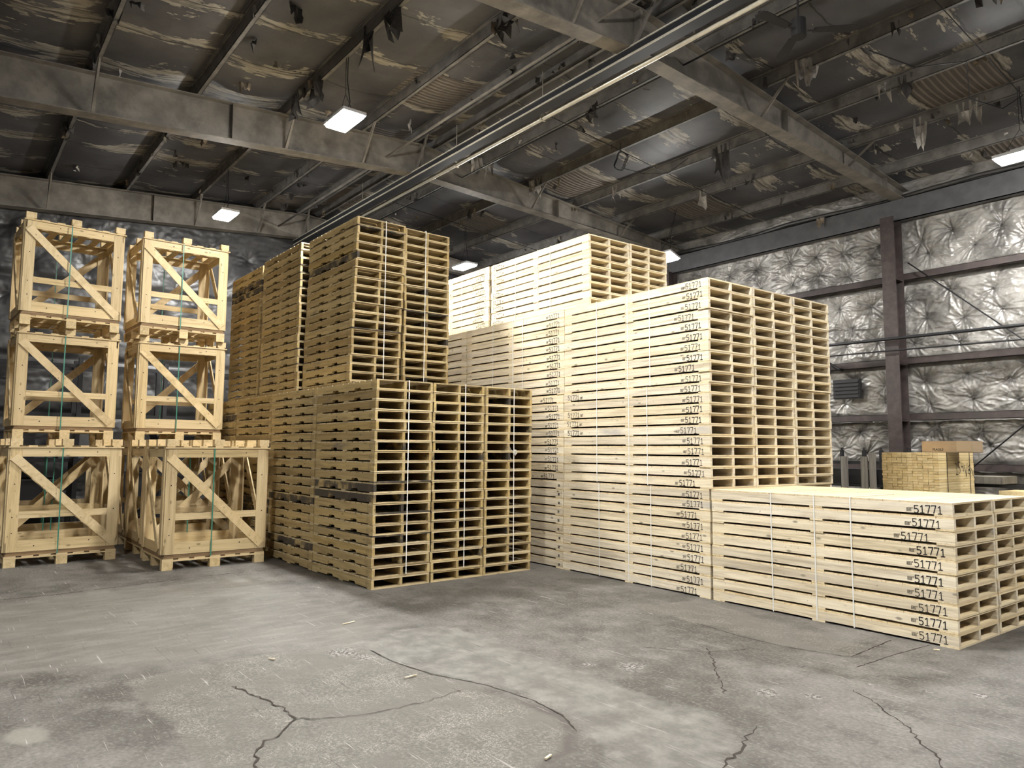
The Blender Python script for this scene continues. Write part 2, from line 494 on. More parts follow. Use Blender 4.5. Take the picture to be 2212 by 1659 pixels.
def ustrap(y, x0, x1, z0, z1, where):
    mb = strap_loop('strap', 'y', 0, x0, x1, 0, z1 - z0, M['white'], w=.0065)
    tag(mb.build('strap', M['white'], None, (0, y, z0)), 'white plastic strap down %s' % where, 'strap', 'white straps on the brown pallets')
ustrap(4.40, XL, -7.555, HU + .02, ZU - .001, 'the corner stack of the brown block')
ustrap(5.225, XL, -7.562, HU + .02, ZU - .001, 'the middle end stack of the brown block')
ustrap(6.00, XL, -7.548, HU + .02, ZU - .001, 'the rear end stack of the brown block')
ustrap(4.84, -9.09 - UL - .06, -9.035, ZU + .03, 2 * ZU - .001, 'the near brown tower')
ustrap(5.53, -9.10 - UL - .03, -9.085, ZU + .03, 2 * ZU - .001, 'the rear half of the near brown tower')
# knotted end of the strap
mb = MB(); r_ = random.Random(3)
for k in range(7):
    a = r_.uniform(0, 6.28); p = [(0, 0, 0)]
    for q in range(6): p.append((.012 + r_.uniform(0, .02), math.cos(a + q * .9) * (.02 + .004 * q), math.sin(a + q * .9) * (.02 + .004 * q)))
    mb.tube(p, .0022, 5)
mb.tube([(0.005, 0, 0), (.02, -.05, .02), (.01, -.08, .06)], .002, 5)
tag(mb.build('strap_knot', M['white'], None, (-7.538, 6.00, 1.56)), 'tangled white strap knot on the rear end stack of brown pallets', 'knot')

# ------------------------------------------------------------------ crates
CW = 1.333; CD = 1.17; CH = 1.712
def crate_meshes():
    o = {}
    W, D = CW, CD
    mb = MB(); mb.box(-.1, 0, -.0675, .0675, 0, .11); o['block'] = mb.mesh('block', M['crate_x'])
    mb = MB()
    for x in (-.1, -D / 2 - .05, -D): mb.box(x, x + .1, 0, W, .11, .128)
    n = 7
    for i in range(n):
        y = .0 + (W - .135) * i / (n - 1)
        mb.box(-D, -.002, y, y + .135, .128, .146)
    o['base_deck'] = mb.mesh('base_deck', M['crate_y'])
    mb = MB()
    mb.box(-.03, -.006, .01, W - .01, .147, .172); mb.box(-.035, -.012, .02, W - .02, .175, .199)
    mb.box(-D + .006, -D + .03, .01, W - .01, .147, .199)
    mb.box(-D + .03, -.04, .008, .03, .147, .199); mb.box(-D + .03, -.04, W - .03, W - .008, .147, .199)
    o['skirt'] = mb.mesh('skirt', M['skirt'])
    def post(x0, x1): 
        m_ = MB(); m_.box(x0, x1, 0, .137, .2, 1.585); return m_.mesh('post', M['crate_z'])
    o['post'] = post(-.022, 0)
    mb = MB(); mb.box(-.11, 0, 0, .02, .2, 1.585); o['side_post'] = mb.mesh('side_post', M['crate_z'])
    mb = MB(); mb.box(-.02, -.002, .138, W - .138, 1.467, 1.583); o['top_rail'] = mb.mesh('top_rail', M['crate_y'])
    mb = MB(); mb.box(-.02, -.002, .138, W - .138, .642, .73); o['middle_rail'] = mb.mesh('middle_rail', M['crate_y'])
    mb = MB(); mb.box(-.02, -.002, .138, W - .138, .2, .35); o['bottom_rail'] = mb.mesh('bottom_rail', M['crate_y'])
    def diag(y0, z0, y1, z1, w=.115):
        m_ = MB(); d = Vector((0, y1 - y0, z1 - z0)).normalized(); nrm = Vector((0, -d.z, d.y)) * w / 2
        P = [(0, y0, z0), (0, y1, z1)]
        a = [Vector(P[0]) - nrm, Vector(P[0]) + nrm, Vector(P[1]) + nrm, Vector(P[1]) - nrm]
        m_.add([(0.001, v.y, v.z) for v in a] + [(.02, v.y, v.z) for v in a], [(0, 3, 2, 1), (4, 5, 6, 7), (0, 1, 5, 4), (1, 2, 6, 5), (2, 3, 7, 6), (3, 0, 4, 7)])
        return m_.mesh('brace', M['crate_diag'])
    o['brace'] = diag(.045, 1.47, W - .055, .26)
    mb = MB(); mb.bar((-D + .12, -.011, 1.50), (-.13, -.011, .25), .11, .018, up=(0, 1, 0)); o['side_brace'] = mb.mesh('side_brace', M['crate_x'])
    mb = MB(); mb.box(-D, 0, .002, .02, .2, .33); o['side_rail'] = mb.mesh('side_rail', M['crate_x'])
    mb = MB(); mb.box(-D, 0, .002, .02, 1.47, 1.583); o['side_top_rail'] = mb.mesh('side_top_rail', M['crate_x'])
    mb = MB()
    for x in (-.1, -D / 2 - .05, -D): mb.box(x, x + .115, -.02, W + .04, 1.585, 1.603)
    for i in range(n):
        y = .0 + (W - .1) * i / (n - 1)
        mb.box(-D, 0, y, y + .10, 1.603, 1.620)
    o['lid_deck'] = mb.mesh('lid_deck', M['crate_y'])
    mb = MB(); mb.box(-.1, 0, -.0675, .0675, 1.6205, CH); o['lid_block'] = mb.mesh('lid_block', M['crate_x'])
    # nail heads and bolts
    mb = MB(); r = random.Random(5)
    for (y, z) in [(.07, 1.1), (.065, .66), (.07, .45), (W - .07, 1.22), (W - .06, .72), (.33, .27), (W - .35, .3), (.45, 1.53), (W - .3, 1.53)]:
        mb.tube([(-.001, y, z), (.003, y, z)], .008, 8)
    o['nail_head'] = mb.mesh('nail_head', M['black'])
    return o
M['crate_diag'] = wood('crate_pine_brace', (.67, .53, .32), (.51, .385, .205), (12, 5, 5), .7, None, 0, .14)
CM = crate_meshes()
def crate(x, y, z, label, group, rz=0, strap=''):
    t = empty('slatted_crate', (x, y, z), rz)
    tag(t, label, 'crate', group)
    W, D = CW, CD
    for xx in (0, -D / 2 + .05, -D + .1):
        for yy in (.0675, W / 2, W - .0675):
            place('block', CM['block'], t, (xx, yy, 0))
            place('lid_block', CM['lid_block'], t, (xx, yy + (.02 if yy > 1 else 0), 0))
    for k in ('base_deck', 'skirt', 'lid_deck'): place(k, CM[k], t)
    for k in ('top_rail', 'middle_rail', 'bottom_rail', 'brace'):
        p = place(k, CM[k], t)
        q = place(k, CM[k], t, (-D, W, 0)); q.rotation_euler = (0, 0, PI)
    p = place('post', CM['post'], t); place('post', CM['post'], t, (0, W - .137, 0))
    place('nail_head', CM['nail_head'], p)
    place('post', CM['post'], t, (-D + .022, 0, 0)); place('post', CM['post'], t, (-D + .022, W - .137, 0))
    for yy in (.0, W - .02):
        s_ = -.021 if yy == 0 else .021
        place('side_post', CM['side_post'], t, (-.022, yy + s_, 0)); place('side_post', CM['side_post'], t, (-D + .132, yy + s_, 0))
        place('side_rail', CM['side_rail'], t, (0, yy + (-.001 if yy == 0 else -.001), 0))
        place('side_top_rail', CM['side_top_rail'], t, (0, yy, 0))
        place('side_brace', CM['side_brace'], t, (0, yy - .018 if yy == 0 else yy + .062, 0))
    mb = strap_loop('strap', 'y', 0, -D - .02, .02, .15, 1.583, M['green'], w=.008)
    s = mb.build('strap', M['green'], None, (x, y + .60, z), rz)
    tag(s, 'green strap round the %s' % strap, 'strap', 'green straps on the crates')
GC = 'slatted pine crates'
crate(-11.77, .775, 0, 'slatted pine crate on the floor at the left edge, diagonal front brace', GC, .05, 'floor crate at the left edge')
crate(-13.05, .82, 0, 'pine crate on the floor right behind the leftmost floor crate', GC, .0, 'floor crate under the left column')
crate(-12.98, .86, CH, 'middle pine crate of the left column of three', GC, .03, 'middle crate of the left column')
crate(-12.88, .85, 2 * CH, 'topmost pine crate of the left column', GC, .045, 'topmost crate of the left column')
crate(-10.337, 2.385, 0, 'slatted pine crate in front, nearest the brown pallet block', GC, .0, 'front floor crate beside the brown pallets')
crate(-11.68, 2.42, 0, 'pine crate on the floor second behind the front one', GC, 0, 'second floor crate beside the brown pallets')
crate(-13.02, 2.45, 0, 'pine crate on the floor third behind the front one', GC, 0, 'third floor crate in that line')
crate(-12.95, 2.50, CH, 'middle pine crate of the second column', GC, -.01, 'middle crate of the second column')
crate(-12.85, 2.47, 2 * CH, 'topmost pine crate of the second column beside the towers', GC, .02, 'topmost crate of the second column')

# ------------------------------------------------------------------ building shell
WY = 15.59           # inner face of the far side wall
EX = -18.35          # end wall behind the crates
NX = 7.0             # wall behind the camera
LY = -4.2            # side wall behind / left of the camera
def zroof(y):        # top of the rafters
    return 7.70 - (.085 * (y - 7.3) if y > 7.3 else .075 * (7.3 - y))

def smooth_grid(name, X, Y, Z, mat):
    ny, nx = X.shape
    v = np.stack([X, Y, Z], -1).reshape(-1, 3)
    idx = np.arange(nx * ny).reshape(ny, nx)
    f = np.stack([idx[:-1, :-1], idx[:-1, 1:], idx[1:, 1:], idx[1:, :-1]], -1).reshape(-1, 4)
    me = bpy.data.meshes.new(name)
    me.vertices.add(len(v)); me.vertices.foreach_set('co', v.ravel())
    me.loops.add(f.size); me.loops.foreach_set('vertex_index', f.ravel())
    me.polygons.add(len(f)); me.polygons.foreach_set('loop_start', np.arange(0, f.size, 4))
    me.polygons.foreach_set('loop_total', np.full(len(f), 4))
    me.polygons.foreach_set('use_smooth', np.ones(len(f), bool))
    me.materials.append(mat)
    me.update(calc_edges=True)
    return me

def vnoise(x, y, seed=0):
    # cheap value noise for geometry
    xi = np.floor(x).astype(int); yi = np.floor(y).astype(int)
    xf = x - xi; yf = y - yi
    def h(a, b):
        n = (a * 374761393 + b * 668265263 + seed * 974711) & 0x7fffffff
        n = (n ^ (n >> 13)) * 1274126177 & 0x7fffffff
        return ((n ^ (n >> 16)) & 0xffff) / 65535.0
    u = xf * xf * (3 - 2 * xf); w = yf * yf * (3 - 2 * yf)
    return (h(xi, yi) * (1 - u) + h(xi + 1, yi) * u) * (1 - w) + (h(xi, yi + 1) * (1 - u) + h(xi + 1, yi + 1) * u) * w
def fbm(x, y, seed=0, oct=4):
    s = 0; a = .5; t = 0
    for k in range(oct):
        s = s + a * vnoise(x * 2 ** k, y * 2 ** k, seed + k); t += a; a *= .5
    return s / t

# ---- floor
PATCH = [(-5.64, 1.1), (-5.78, 1.53), (-5.75, 2.06), (-5.64, 2.54), (-5.37, 2.78), (-5.06, 2.77), (-4.3, 2.94), (-3.74, 3.06), (-3.41, 3.08), (-3.13, 2.97), (-2.96, 2.77), (-2.88, 2.51), (-2.76, 2.18), (-3.62, 1.06), (-3.94, 1.13), (-4.28, 1.15), (-4.79, 1.15), (-5.16, 1.12)]
BAND = [(-5.5, 2.84), (-5.83, 3.33), (-5.72, 3.7), (-5.23, 3.81), (-4.52, 3.79), (-3.81, 3.75), (-3.21, 3.75), (-2.82, 3.79), (-2.52, 3.65), (-2.34, 3.22), (-2.23, 2.86), (-2.1, 2.4), (-2.45, 2.3), (-2.68, 2.77), (-2.95, 2.98), (-3.23, 3.07), (-3.77, 3.16), (-4.32, 2.99), (-4.75, 2.79), (-5.18, 2.72)]
PATCH2 = [(-5.19, 5.72), (-5.0, 6.54), (-3.8, 6.25), (-2.99, 6.15), (-2.91, 5.69), (-3.4, 5.6), (-4.37, 5.64)]
SPOT = [(-5.03, 0.39), (-5.11, 0.44), (-5.07, 0.52), (-4.95, 0.59), (-4.81, 0.57), (-4.82, 0.46), (-4.92, 0.4)]
LIT_GLOSS = [(-9.3, 0.2), (-9.39, 1.74), (-9.23, 3.2), (-7.6, 3.3), (-5.95, 3.4), (-5.47, 2.87), (-5.82, 2.08), (-5.9, 1.22), (-6.2, 0.69), (-6.3, 0.2)]  # glossy, brightly lit stretch of floor; its brightness is painted in
def sdist(px, py, poly):
    d = np.full(px.shape, 1e9); inside = np.zeros(px.shape, bool)
    n = len(poly)
    for i in range(n):
        ax, ay = poly[i]; bx, by = poly[(i + 1) % n]
        ex, ey = bx - ax, by - ay
        t = np.clip(((px - ax) * ex + (py - ay) * ey) / (ex * ex + ey * ey), 0, 1)
        d = np.minimum(d, np.hypot(px - ax - t * ex, py - ay - t * ey))
        c = ((ay > py) != (by > py)) & (px < (bx - ax) * (py - ay) / (by - ay + 1e-12) + ax)
        inside ^= c
    return np.where(inside, d, -d)
xs = np.concatenate([np.linspace(EX - .3, -9.7, 26), np.arange(-9.6, -1.2, .024), np.linspace(-1.1, NX + .3, 22)])
ys = np.concatenate([np.linspace(LY - .3, -.1, 10), np.arange(.0, 7.0, .024), np.linspace(7.1, WY + .3, 22)])
gx, gy = np.meshgrid(xs, ys)
wob = (fbm(gx * 6, gy * 6, 3) - .5) * .16 + (fbm(gx * 25, gy * 25, 8) - .5) * .05
sm = lambda d, w: np.clip(d / w + .5, 0, 1)
mp = sm(sdist(gx, gy, PATCH) + wob * .8, .03)
mb_ = sm(sdist(gx, gy, BAND) + wob * 1.3, .07)
mp2 = sm(sdist(gx, gy, PATCH2) + wob * 1.6, .04)
msp = sm(sdist(gx, gy, SPOT) + wob * .3, .04)
mg = sm(sdist(gx, gy, LIT_GLOSS) + wob * 2.5, .35)
rim = np.exp(-((sdist(gx, gy, PATCH) + wob * .3 - .03) / .035) ** 2) * np.clip((gx + 4.2) / .7, 0, 1) * np.clip(gy - 1.9, 0, .4) / .4 * (.5 + fbm(gx * 9, gy * 9, 2))
pit = np.zeros(gx.shape)
for (px_, py_, pr_) in ((-3.79, 4.14, .085), (-4.02, 3.93, .045), (-2.86, 4.42, .06), (-2.62, 4.60, .04), (-1.95, 5.5, .05), (-6.2, 2.35, .05), (-5.45, 2.62, .10), (-5.2, 2.70, .08), (-7.4, 1.2, .05), (-2.5, 5.15, .04), (-2.2, 5.3, .035)):
    pit = np.maximum(pit, np.clip(1.6 - (np.hypot(gx - px_, gy - py_) + wob * .5) / pr_, 0, 1) * .9)
rim = np.clip(rim, 0, 1)
gz = -.006 * mp * fbm(gx * 30, gy * 30, 5, 2) - .002 * mb_
NTF = NT('concrete_floor')
def attr(m, name):
    a = m.n('ShaderNodeAttribute'); a.attribute_name = name; return a.outputs['Fac']
ob = NTF.obj()
big = NTF.noise(ob, .55, 4, .6)
mid = NTF.noise(ob, 3.2, 6, .62)
fine = NTF.noise(ob, 42, 5, .65)
base = NTF.mix(NTF.step(big, .38, .62), (.066, .060, .052), (.130, .121, .109))
base = NTF.mix(NTF.math('MULTIPLY', NTF.step(mid, .47, .68), .6), base, (.185, .174, .158))
base = NTF.mix(NTF.math('MULTIPLY', NTF.step(mid, .49, .32), .75), base, (.055, .050, .044))
g2 = NTF.noise(ob, 11, 7, .72, .6)
base = NTF.mix(NTF.math('MULTIPLY', NTF.step(g2, .52, .68), .28), base, (.20, .19, .172))
base = NTF.mix(NTF.math('MULTIPLY', NTF.step(g2, .47, .34), .32), base, (.05, .045, .04))
base = NTF.mix(NTF.math('MULTIPLY', NTF.step(fine, .5, .68), .38), base, (.27, .255, .235))
base = NTF.mix(NTF.math('MULTIPLY', NTF.step(fine, .5, .32), .42), base, (.045, .041, .037))
# trowelled band and its blotches
aP, aB, aQ, aS, aG = [attr(NTF, k) for k in ('patch', 'band', 'patch2', 'spot', 'lit_floor')]
lightn = NTF.mix(NTF.step(NTF.noise(ob, 5.5, 5, .6), .35, .7), (.120, .115, .105), (.245, .238, .218))
base = NTF.mix(NTF.math('MULTIPLY', aB, .62), base, lightn)
spk = NTF.n('ShaderNodeTexVoronoi', feature='F1'); NTF.put(spk.inputs['Vector'], ob); spk.inputs['Scale'].default_value = 75
speck = NTF.step(NTF.noise(NTF.n('ShaderNodeTexCoord').outputs['Object'], 95, 3, .7), .50, .64)
speck2 = NTF.step(NTF.noise(ob, 42, 6, .75), .46, .60)
rough_c = NTF.mix(speck2, (.100, .092, .078), (.195, .184, .160))
rough_c = NTF.mix(NTF.math('MULTIPLY', speck, NTF.step(NTF.noise(ob, 4.5, 4, .6), .40, .62)), rough_c, (.40, .38, .335))
rough_c = NTF.mix(NTF.math('MULTIPLY', NTF.step(NTF.noise(ob, 1.8, 6, .65), .36, .56), .85), (.130, .121, .104), rough_c)
base = NTF.mix(NTF.math('MULTIPLY', aP, .9), base, rough_c)
base = NTF.mix(NTF.math('MULTIPLY', aQ, .75), base, rough_c)
base = NTF.mix(NTF.math('MULTIPLY', aS, .7), base, (.22, .21, .18))
base = NTF.mix(NTF.math('MULTIPLY', attr(NTF, 'rim'), .75), base, (.060, .050, .046))
base = NTF.mix(attr(NTF, 'pit'), base, NTF.mix(NTF.step(NTF.noise(ob, 38, 4, .7), .44, .56), (.03, .027, .024), (.30, .285, .26)))
lit_floor = NTF.mix(NTF.step(NTF.noise(NTF.map(ob, (9, 2.2, 1)), 1.0, 6, .7), .4, .68), (.150, .140, .125), (.235, .222, .200))  # paler streaked colour standing in for lamplight on the left floor
base = NTF.mix(NTF.math('MULTIPLY', aG, .6), base, lit_floor)
# scrapes: thin pale and dark scratches in several directions
for ang, th, c, amt in ((.3, .765, (.42, .40, .37), .75), (1.2, .765, (.42, .40, .37), .7), (-.7, .755, (.035, .032, .03), .7), (2.0, .77, (.40, .38, .35), .7), (.75, .75, (.04, .037, .034), .6)):
    mpn = NTF.n('ShaderNodeMapping'); NTF.put(mpn.inputs['Vector'], ob)
    mpn.inputs['Rotation'].default_value = (0, 0, ang); mpn.inputs['Scale'].default_value = (2.2, 55, 1); mpn.inputs['Location'].default_value = (ang * 7, 3 * ang, 0)
    base = NTF.mix(NTF.math('MULTIPLY', NTF.step(NTF.noise(mpn.outputs[0], 1.0, 2, .5, .4), th - .06, th), amt), base, c)
hb = NTF.math('ADD', NTF.math('MULTIPLY', fine, .5), NTF.math('MULTIPLY', NTF.math('MULTIPLY', speck, NTF.math('MAXIMUM', aP, aQ)), .9))
NTF.bump(hb, .45, .006)
ro = NTF.math('SUBTRACT', .62, NTF.math('MULTIPLY', NTF.math('MAXIMUM', aB, aG), .12))
fm = NTF.out(base, ro, 0, .35)
me = smooth_grid('floor', gx, gy, gz, fm)
for nm, a in (('patch', mp), ('band', mb_), ('patch2', mp2), ('spot', msp), ('lit_floor', mg), ('rim', rim), ('pit', pit)):
    at = me.attributes.new(nm, 'FLOAT', 'POINT'); at.data.foreach_set('value', a.ravel().astype(np.float32))
floor = struct(place('floor', me))
M['crack'] = plain('crack_dirt', (.035, .028, .022), .9)
CR = dict(
c1=[(-5.13, 1.656), (-4.879, 1.711), (-4.652, 1.75), (-4.508, 1.776), (-4.301, 1.767), (-4.12, 1.622), (-4.078, 1.516), (-3.956, 1.425), (-3.775, 1.349), (-3.583, 1.262)],
c1b=[(-4.301, 1.767), (-4.196, 1.904), (-4.12, 2.077), (-4.081, 2.307), (-4.084, 2.577), (-4.121, 2.853)],
c2=[(-3.761, 5.012), (-3.533, 4.774), (-3.328, 4.527), (-3.157, 4.355), (-2.998, 4.172)],
c3=[(-2.532, 4.934), (-2.36, 4.832), (-2.152, 4.66), (-1.998, 4.533), (-1.877, 4.382), (-1.779, 4.285), (-1.704, 4.211), (-1.592, 4.004)],
c4=[(-2.537, 3.854), (-2.495, 3.662), (-2.403, 3.474), (-2.359, 3.268), (-2.268, 3.046)],
c5=[(-4.104, 4.628), (-3.904, 4.733), (-3.681, 4.916), (-3.578, 5.14), (-3.505, 5.35)],
j1=[(-9.407, 0.616), (-9.372, 1.108), (-9.516, 1.957), (-9.615, 2.822), (-9.655, 3.792)],
j3=[(-2.922, 5.682), (-2.939, 6.05), (-2.963, 6.47)],
j4=[(-2.76, 5.458), (-2.744, 6.022), (-2.689, 6.613)],
e1=[(-5.362, 2.811), (-4.96, 2.797), (-4.551, 2.868), (-4.104, 3.033), (-3.688, 3.095), (-3.371, 3.068), (-3.134, 2.962)],
e2=[(-4.374, 5.641), (-3.813, 5.548), (-3.382, 5.557), (-2.922, 5.682)])
CWID = dict(c1=.007, c1b=.004, c2=.008, c3=.007, c4=.010, c5=.004, j1=.010, j3=.009, j4=.006, e1=.006, e2=.006)
for k, P in CR.items():
    r = random.Random(k); pts = []
    for (a, b), (c, d) in zip(P[:-1], P[1:]):
        n = max(3, int(math.hypot(c - a, d - b) / .035))
        L = math.hypot(c - a, d - b)
        for i in range(n):
            t = i / n; o_ = r.uniform(-1, 1) * (.014 if k[0] == 'c' else .004)
            pts.append((a + (c - a) * t - (d - b) / L * o_, b + (d - b) * t + (c - a) / L * o_))
    pts.append(P[-1]); mb = MB(); vs = []
    for i, p in enumerate(pts):
        q = pts[min(i + 1, len(pts) - 1)]; q0 = pts[max(0, i - 1)]
        dx, dy = q[0] - q0[0], q[1] - q0[1]; l = math.hypot(dx, dy)
        w = CWID[k] * r.uniform(.25, 1.1) * (.3 if i in (0, len(pts) - 1) else 1)
        vs += [(p[0] - dy / l * w, p[1] + dx / l * w, .0016), (p[0] + dy / l * w, p[1] - dx / l * w, .0016)]
    mb.add(vs, [(2 * i, 2 * i + 1, 2 * i + 3, 2 * i + 2) for i in range(len(pts) - 1)])
    o = mb.build('floor_crack', M['crack'], floor)
# wood splinters lying on the floor
for n, (a, b, c, d, lab) in enumerate([(-6.257, 2.994, -6.289, 3.129, 'long pale wood splinter on the floor in front of the brown block'),
        (-5.598, 2.077, -5.545, 2.107, 'small wood chip lying at the far edge of the rough floor patch'),
        (-4.56, 2.665, -4.565, 2.762, 'thin wood splinter lying between rough patch and smooth band'),
        (-2.954, 2.568, -2.97, 2.621, 'wood splinter lying near the bottom edge of the smooth band'),
        (-2.606, 6.422, -2.571, 6.446, 'pale wood chip on the floor beside the low front stack')]):
    mb = MB(); mb.bar((a, b, .006), (c, d, .008), .012, .008)
    tag(mb.build('wood_splinter', M['pale']), lab, 'wood splinter', 'splinters on the floor')

# ---- quilted insulation walls
def insul(name, wmat, horiz, u0, u1, z0, z1, pos, sgn, step, pins, bands, seed, bulge=.07):
    us = np.arange(u0, u1 + step, step); zs = np.arange(z0, z1 + step, step)
    gu, gz = np.meshgrid(us, zs)
    r = np.random.default_rng(seed)
    best = np.full(gu.shape, 9.0); fold = np.zeros(gu.shape); wsum = np.zeros(gu.shape)
    wu = gu + (fbm(gu * 3, gz * 3, seed + 4) - .5) * .10
    wz = gz + (fbm(gu * 3, gz * 3, seed + 9) - .5) * .10
    for (pu, pz) in pins:
        du = wu - pu; dz = wz - pz; d = np.hypot(du, dz); th = np.arctan2(dz, du)
        best = np.minimum(best, d)
        k = r.integers(6, 9); ph = r.uniform(0, 6.28, 4)
        tw = th + .25 * np.sin(d * 9 + ph[0]) * d
        cr_ = lambda q, p: 1 - 2 * np.abs(np.sin(q * tw * .5 + p)) ** .55
        s_ = (1.1 * cr_(k, ph[0]) + .8 * cr_(2 * k + 3, ph[1]) + .45 * cr_(4 * k + 1, ph[2])) * (.70 + .30 * np.sin(th * 2 + ph[3]))
        w = np.exp(-(d / .40) ** 1.6) * np.clip(d / .03, 0, 1)
        fold += s_ * w
    h = bulge * (1 - np.exp(-(best / .17) ** 1.1))
    h += fold * .0165
    h += (fbm(gu * 2.2, gz * 1.4, seed + 1) - .5) * .05
    rid = 1 - np.abs(2 * fbm(gu * 2.4 + 2 * gz, gz * 6.5, seed + 2, 5) - 1)
    h += np.clip(rid - .88, 0, 1) * .12 * np.clip(best / .3, 0, 1)
    h += (fbm(gu * 9 + gz * 4, gz * 12, seed + 3, 3) - .5) * .012
    for b in bands:
        h *= (1 - np.exp(-((gz - b) / .10) ** 2))
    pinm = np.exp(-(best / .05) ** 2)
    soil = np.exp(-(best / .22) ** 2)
    off = pos - sgn * h
    if horiz == 'x': me = smooth_grid(name, gu, off, gz, wmat)
    else: me = smooth_grid(name, off, gu, gz, wmat)
    for nm, a in (('pin', pinm), ('soil', soil)):
        at = me.attributes.new(nm, 'FLOAT', 'POINT'); at.data.foreach_set('value', a.ravel().astype(np.float32))
    return place(name, me)
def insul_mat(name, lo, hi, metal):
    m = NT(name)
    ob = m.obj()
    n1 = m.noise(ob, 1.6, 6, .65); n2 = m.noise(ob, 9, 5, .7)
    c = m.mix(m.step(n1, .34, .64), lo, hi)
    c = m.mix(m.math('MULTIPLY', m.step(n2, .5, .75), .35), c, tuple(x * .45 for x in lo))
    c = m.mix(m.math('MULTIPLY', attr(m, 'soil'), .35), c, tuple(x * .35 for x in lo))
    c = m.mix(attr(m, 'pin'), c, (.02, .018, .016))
    m.bump(n2, .12, .01)
    return m.out(c, m.math('ADD', .30, m.math('MULTIPLY', n2, .25)), metal, .55)
M['foil'] = insul_mat('foil_faced_insulation', (.13, .123, .114), (.36, .345, .322), .35)
M['foil_dark'] = insul_mat('shade_toned_insulation', (.022, .0215, .022), (.05, .048, .047), .0)  # shadow on the end wall is put into this dark colour
pins = []
r = random.Random(4)
rows = [.35, .78, 1.65, 2.02, 2.62, 3.02, 3.82, 4.22, 4.75, 5.55, 5.98]
for i, z in enumerate(rows):
    x = -13.2 + (.34 if i % 2 else 0)
    while x < -2.0:
        pins.append((x + r.uniform(-.07, .07), z + r.uniform(-.09, .09)))
        x += r.choice([.66, .74, .82])
wr = insul('wall_right', M['foil'], 'x', -13.4, -2.2, 0, 7.25, WY, 1, .0155, pins, [1.33, 2.29, 3.43, 5.16], 5)
struct(wr)
mb = MB(); mb.box(EX, -13.4, WY, WY + .05, 0, 8.2); mb.box(-2.2, NX, WY, WY + .05, 0, 8.2); mb.box(-13.4, -2.2, WY + .02, WY + .07, 0, 8.2)
o = mb.build('wall_right_panel', plain('dull_wall_sheet', (.16, .15, .14), .6), wr)
pins = []
for i, z in enumerate([.6, 1.5, 2.3, 3.1, 3.9, 4.7, 5.5, 6.3]):
    y = -.6 + (.5 if i % 2 else 0)
    while y < 9:
        pins.append((y + r.uniform(-.1, .1), z + r.uniform(-.12, .12))); y += r.choice([.9, 1.05])
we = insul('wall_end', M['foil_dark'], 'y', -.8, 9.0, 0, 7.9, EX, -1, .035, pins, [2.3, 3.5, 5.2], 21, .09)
struct(we)
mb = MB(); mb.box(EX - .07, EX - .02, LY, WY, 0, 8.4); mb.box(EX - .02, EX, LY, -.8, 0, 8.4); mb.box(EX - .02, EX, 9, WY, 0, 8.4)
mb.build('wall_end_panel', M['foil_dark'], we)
dull = plain('dull_wall_sheet_near', (.14, .13, .12), .7, 0, .2, 2)
mb = MB(); mb.box(EX, NX, LY - .05, LY, 0, 8.4); struct(mb.build('wall_left', dull))
mb = MB(); mb.box(NX, NX + .05, LY, WY, 0, 8.4); struct(mb.build('wall_near', dull))

# ---- roof: sagging faced blanket between purlins, metal deck above
PY = [-3.0, -1.5, 0.0, 1.5, 3.0, 4.48, 5.96, 7.10, 7.58, 8.70, 10.15, 11.57, 13.0, 14.5, WY]
CE = NT('torn_roof_blanket')
ob = CE.obj()
sx = CE.n('ShaderNodeSeparateXYZ'); CE.put(sx.inputs[0], ob)
X_, Y_ = sx.outputs[0], sx.outputs[1]
wobx = CE.math('MULTIPLY', CE.math('SUBTRACT', CE.noise(ob, 2.5, 3, .6), .5), .12)
cell = CE.math('DIVIDE', CE.math('ADD', X_, wobx), 1.22)
fr = CE.math('ABSOLUTE', CE.math('SUBTRACT', CE.math('FRACT', cell), .5))       # .5 at the seam
sd = CE.math('MULTIPLY', CE.math('SUBTRACT', .5, fr), 1.22)                      # distance to seam
streak = CE.noise(CE.map(ob, (16, 2.2, 1)), 1.0, 5, .7)
blot = CE.noise(CE.map(ob, (1.5, .75, 1)), 1.0, 6, .66, .3)
near = CE.math('MULTIPLY', CE.step(sd, .35, .0), .10)
msk = CE.math('ADD', CE.math('ADD', CE.math('MULTIPLY', blot, .78), CE.math('MULTIPLY', streak, .22)), near)
torn = CE.step(msk, .592, .597)
wn = CE.n('ShaderNodeTexWhiteNoise', noise_dimensions='3D')
cv = CE.n('ShaderNodeCombineXYZ')
CE.put(cv.inputs[0], CE.math('FLOOR', cell)); CE.put(cv.inputs[1], CE.math('FLOOR', CE.math('DIVIDE', CE.math('ADD', Y_, .03), 1.46)))
CE.put(wn.inputs['Vector'], cv.outputs[0])
bare = CE.math('GREATER_THAN', wn.outputs['Value'], .875)
ribs = CE.math('SINE', CE.math('MULTIPLY', X_, 2 * PI / .095))
vinyl = CE.mix(CE.step(CE.noise(ob, .8, 5, .6), .35, .7), (.050, .049, .053), (.095, .092, .095))
tan = CE.mix(CE.step(streak, .35, .65), (.12, .108, .092), (.36, .33, .275))
deckc = CE.mix(CE.step(ribs, -.2, .9), (.10, .085, .070), (.20, .172, .142))
c = CE.mix(torn, vinyl, tan)
c = CE.mix(bare, c, deckc)
seam = CE.step(sd, .022, .008)
c = CE.mix(CE.math('MULTIPLY', seam, .8), c, (.015, .013, .012))
hh = CE.math('SUBTRACT', CE.math('MULTIPLY', CE.math('MULTIPLY', ribs, bare), .6), CE.math('MULTIPLY', torn, .5))
CE.bump(CE.math('ADD', hh, CE.math('MULTIPLY', streak, .25)), .7, .03)
cm = CE.out(c, .55, 0, .35)
xs = np.arange(EX, NX + .1, .14); ysr = np.arange(LY, WY + .05, .10)
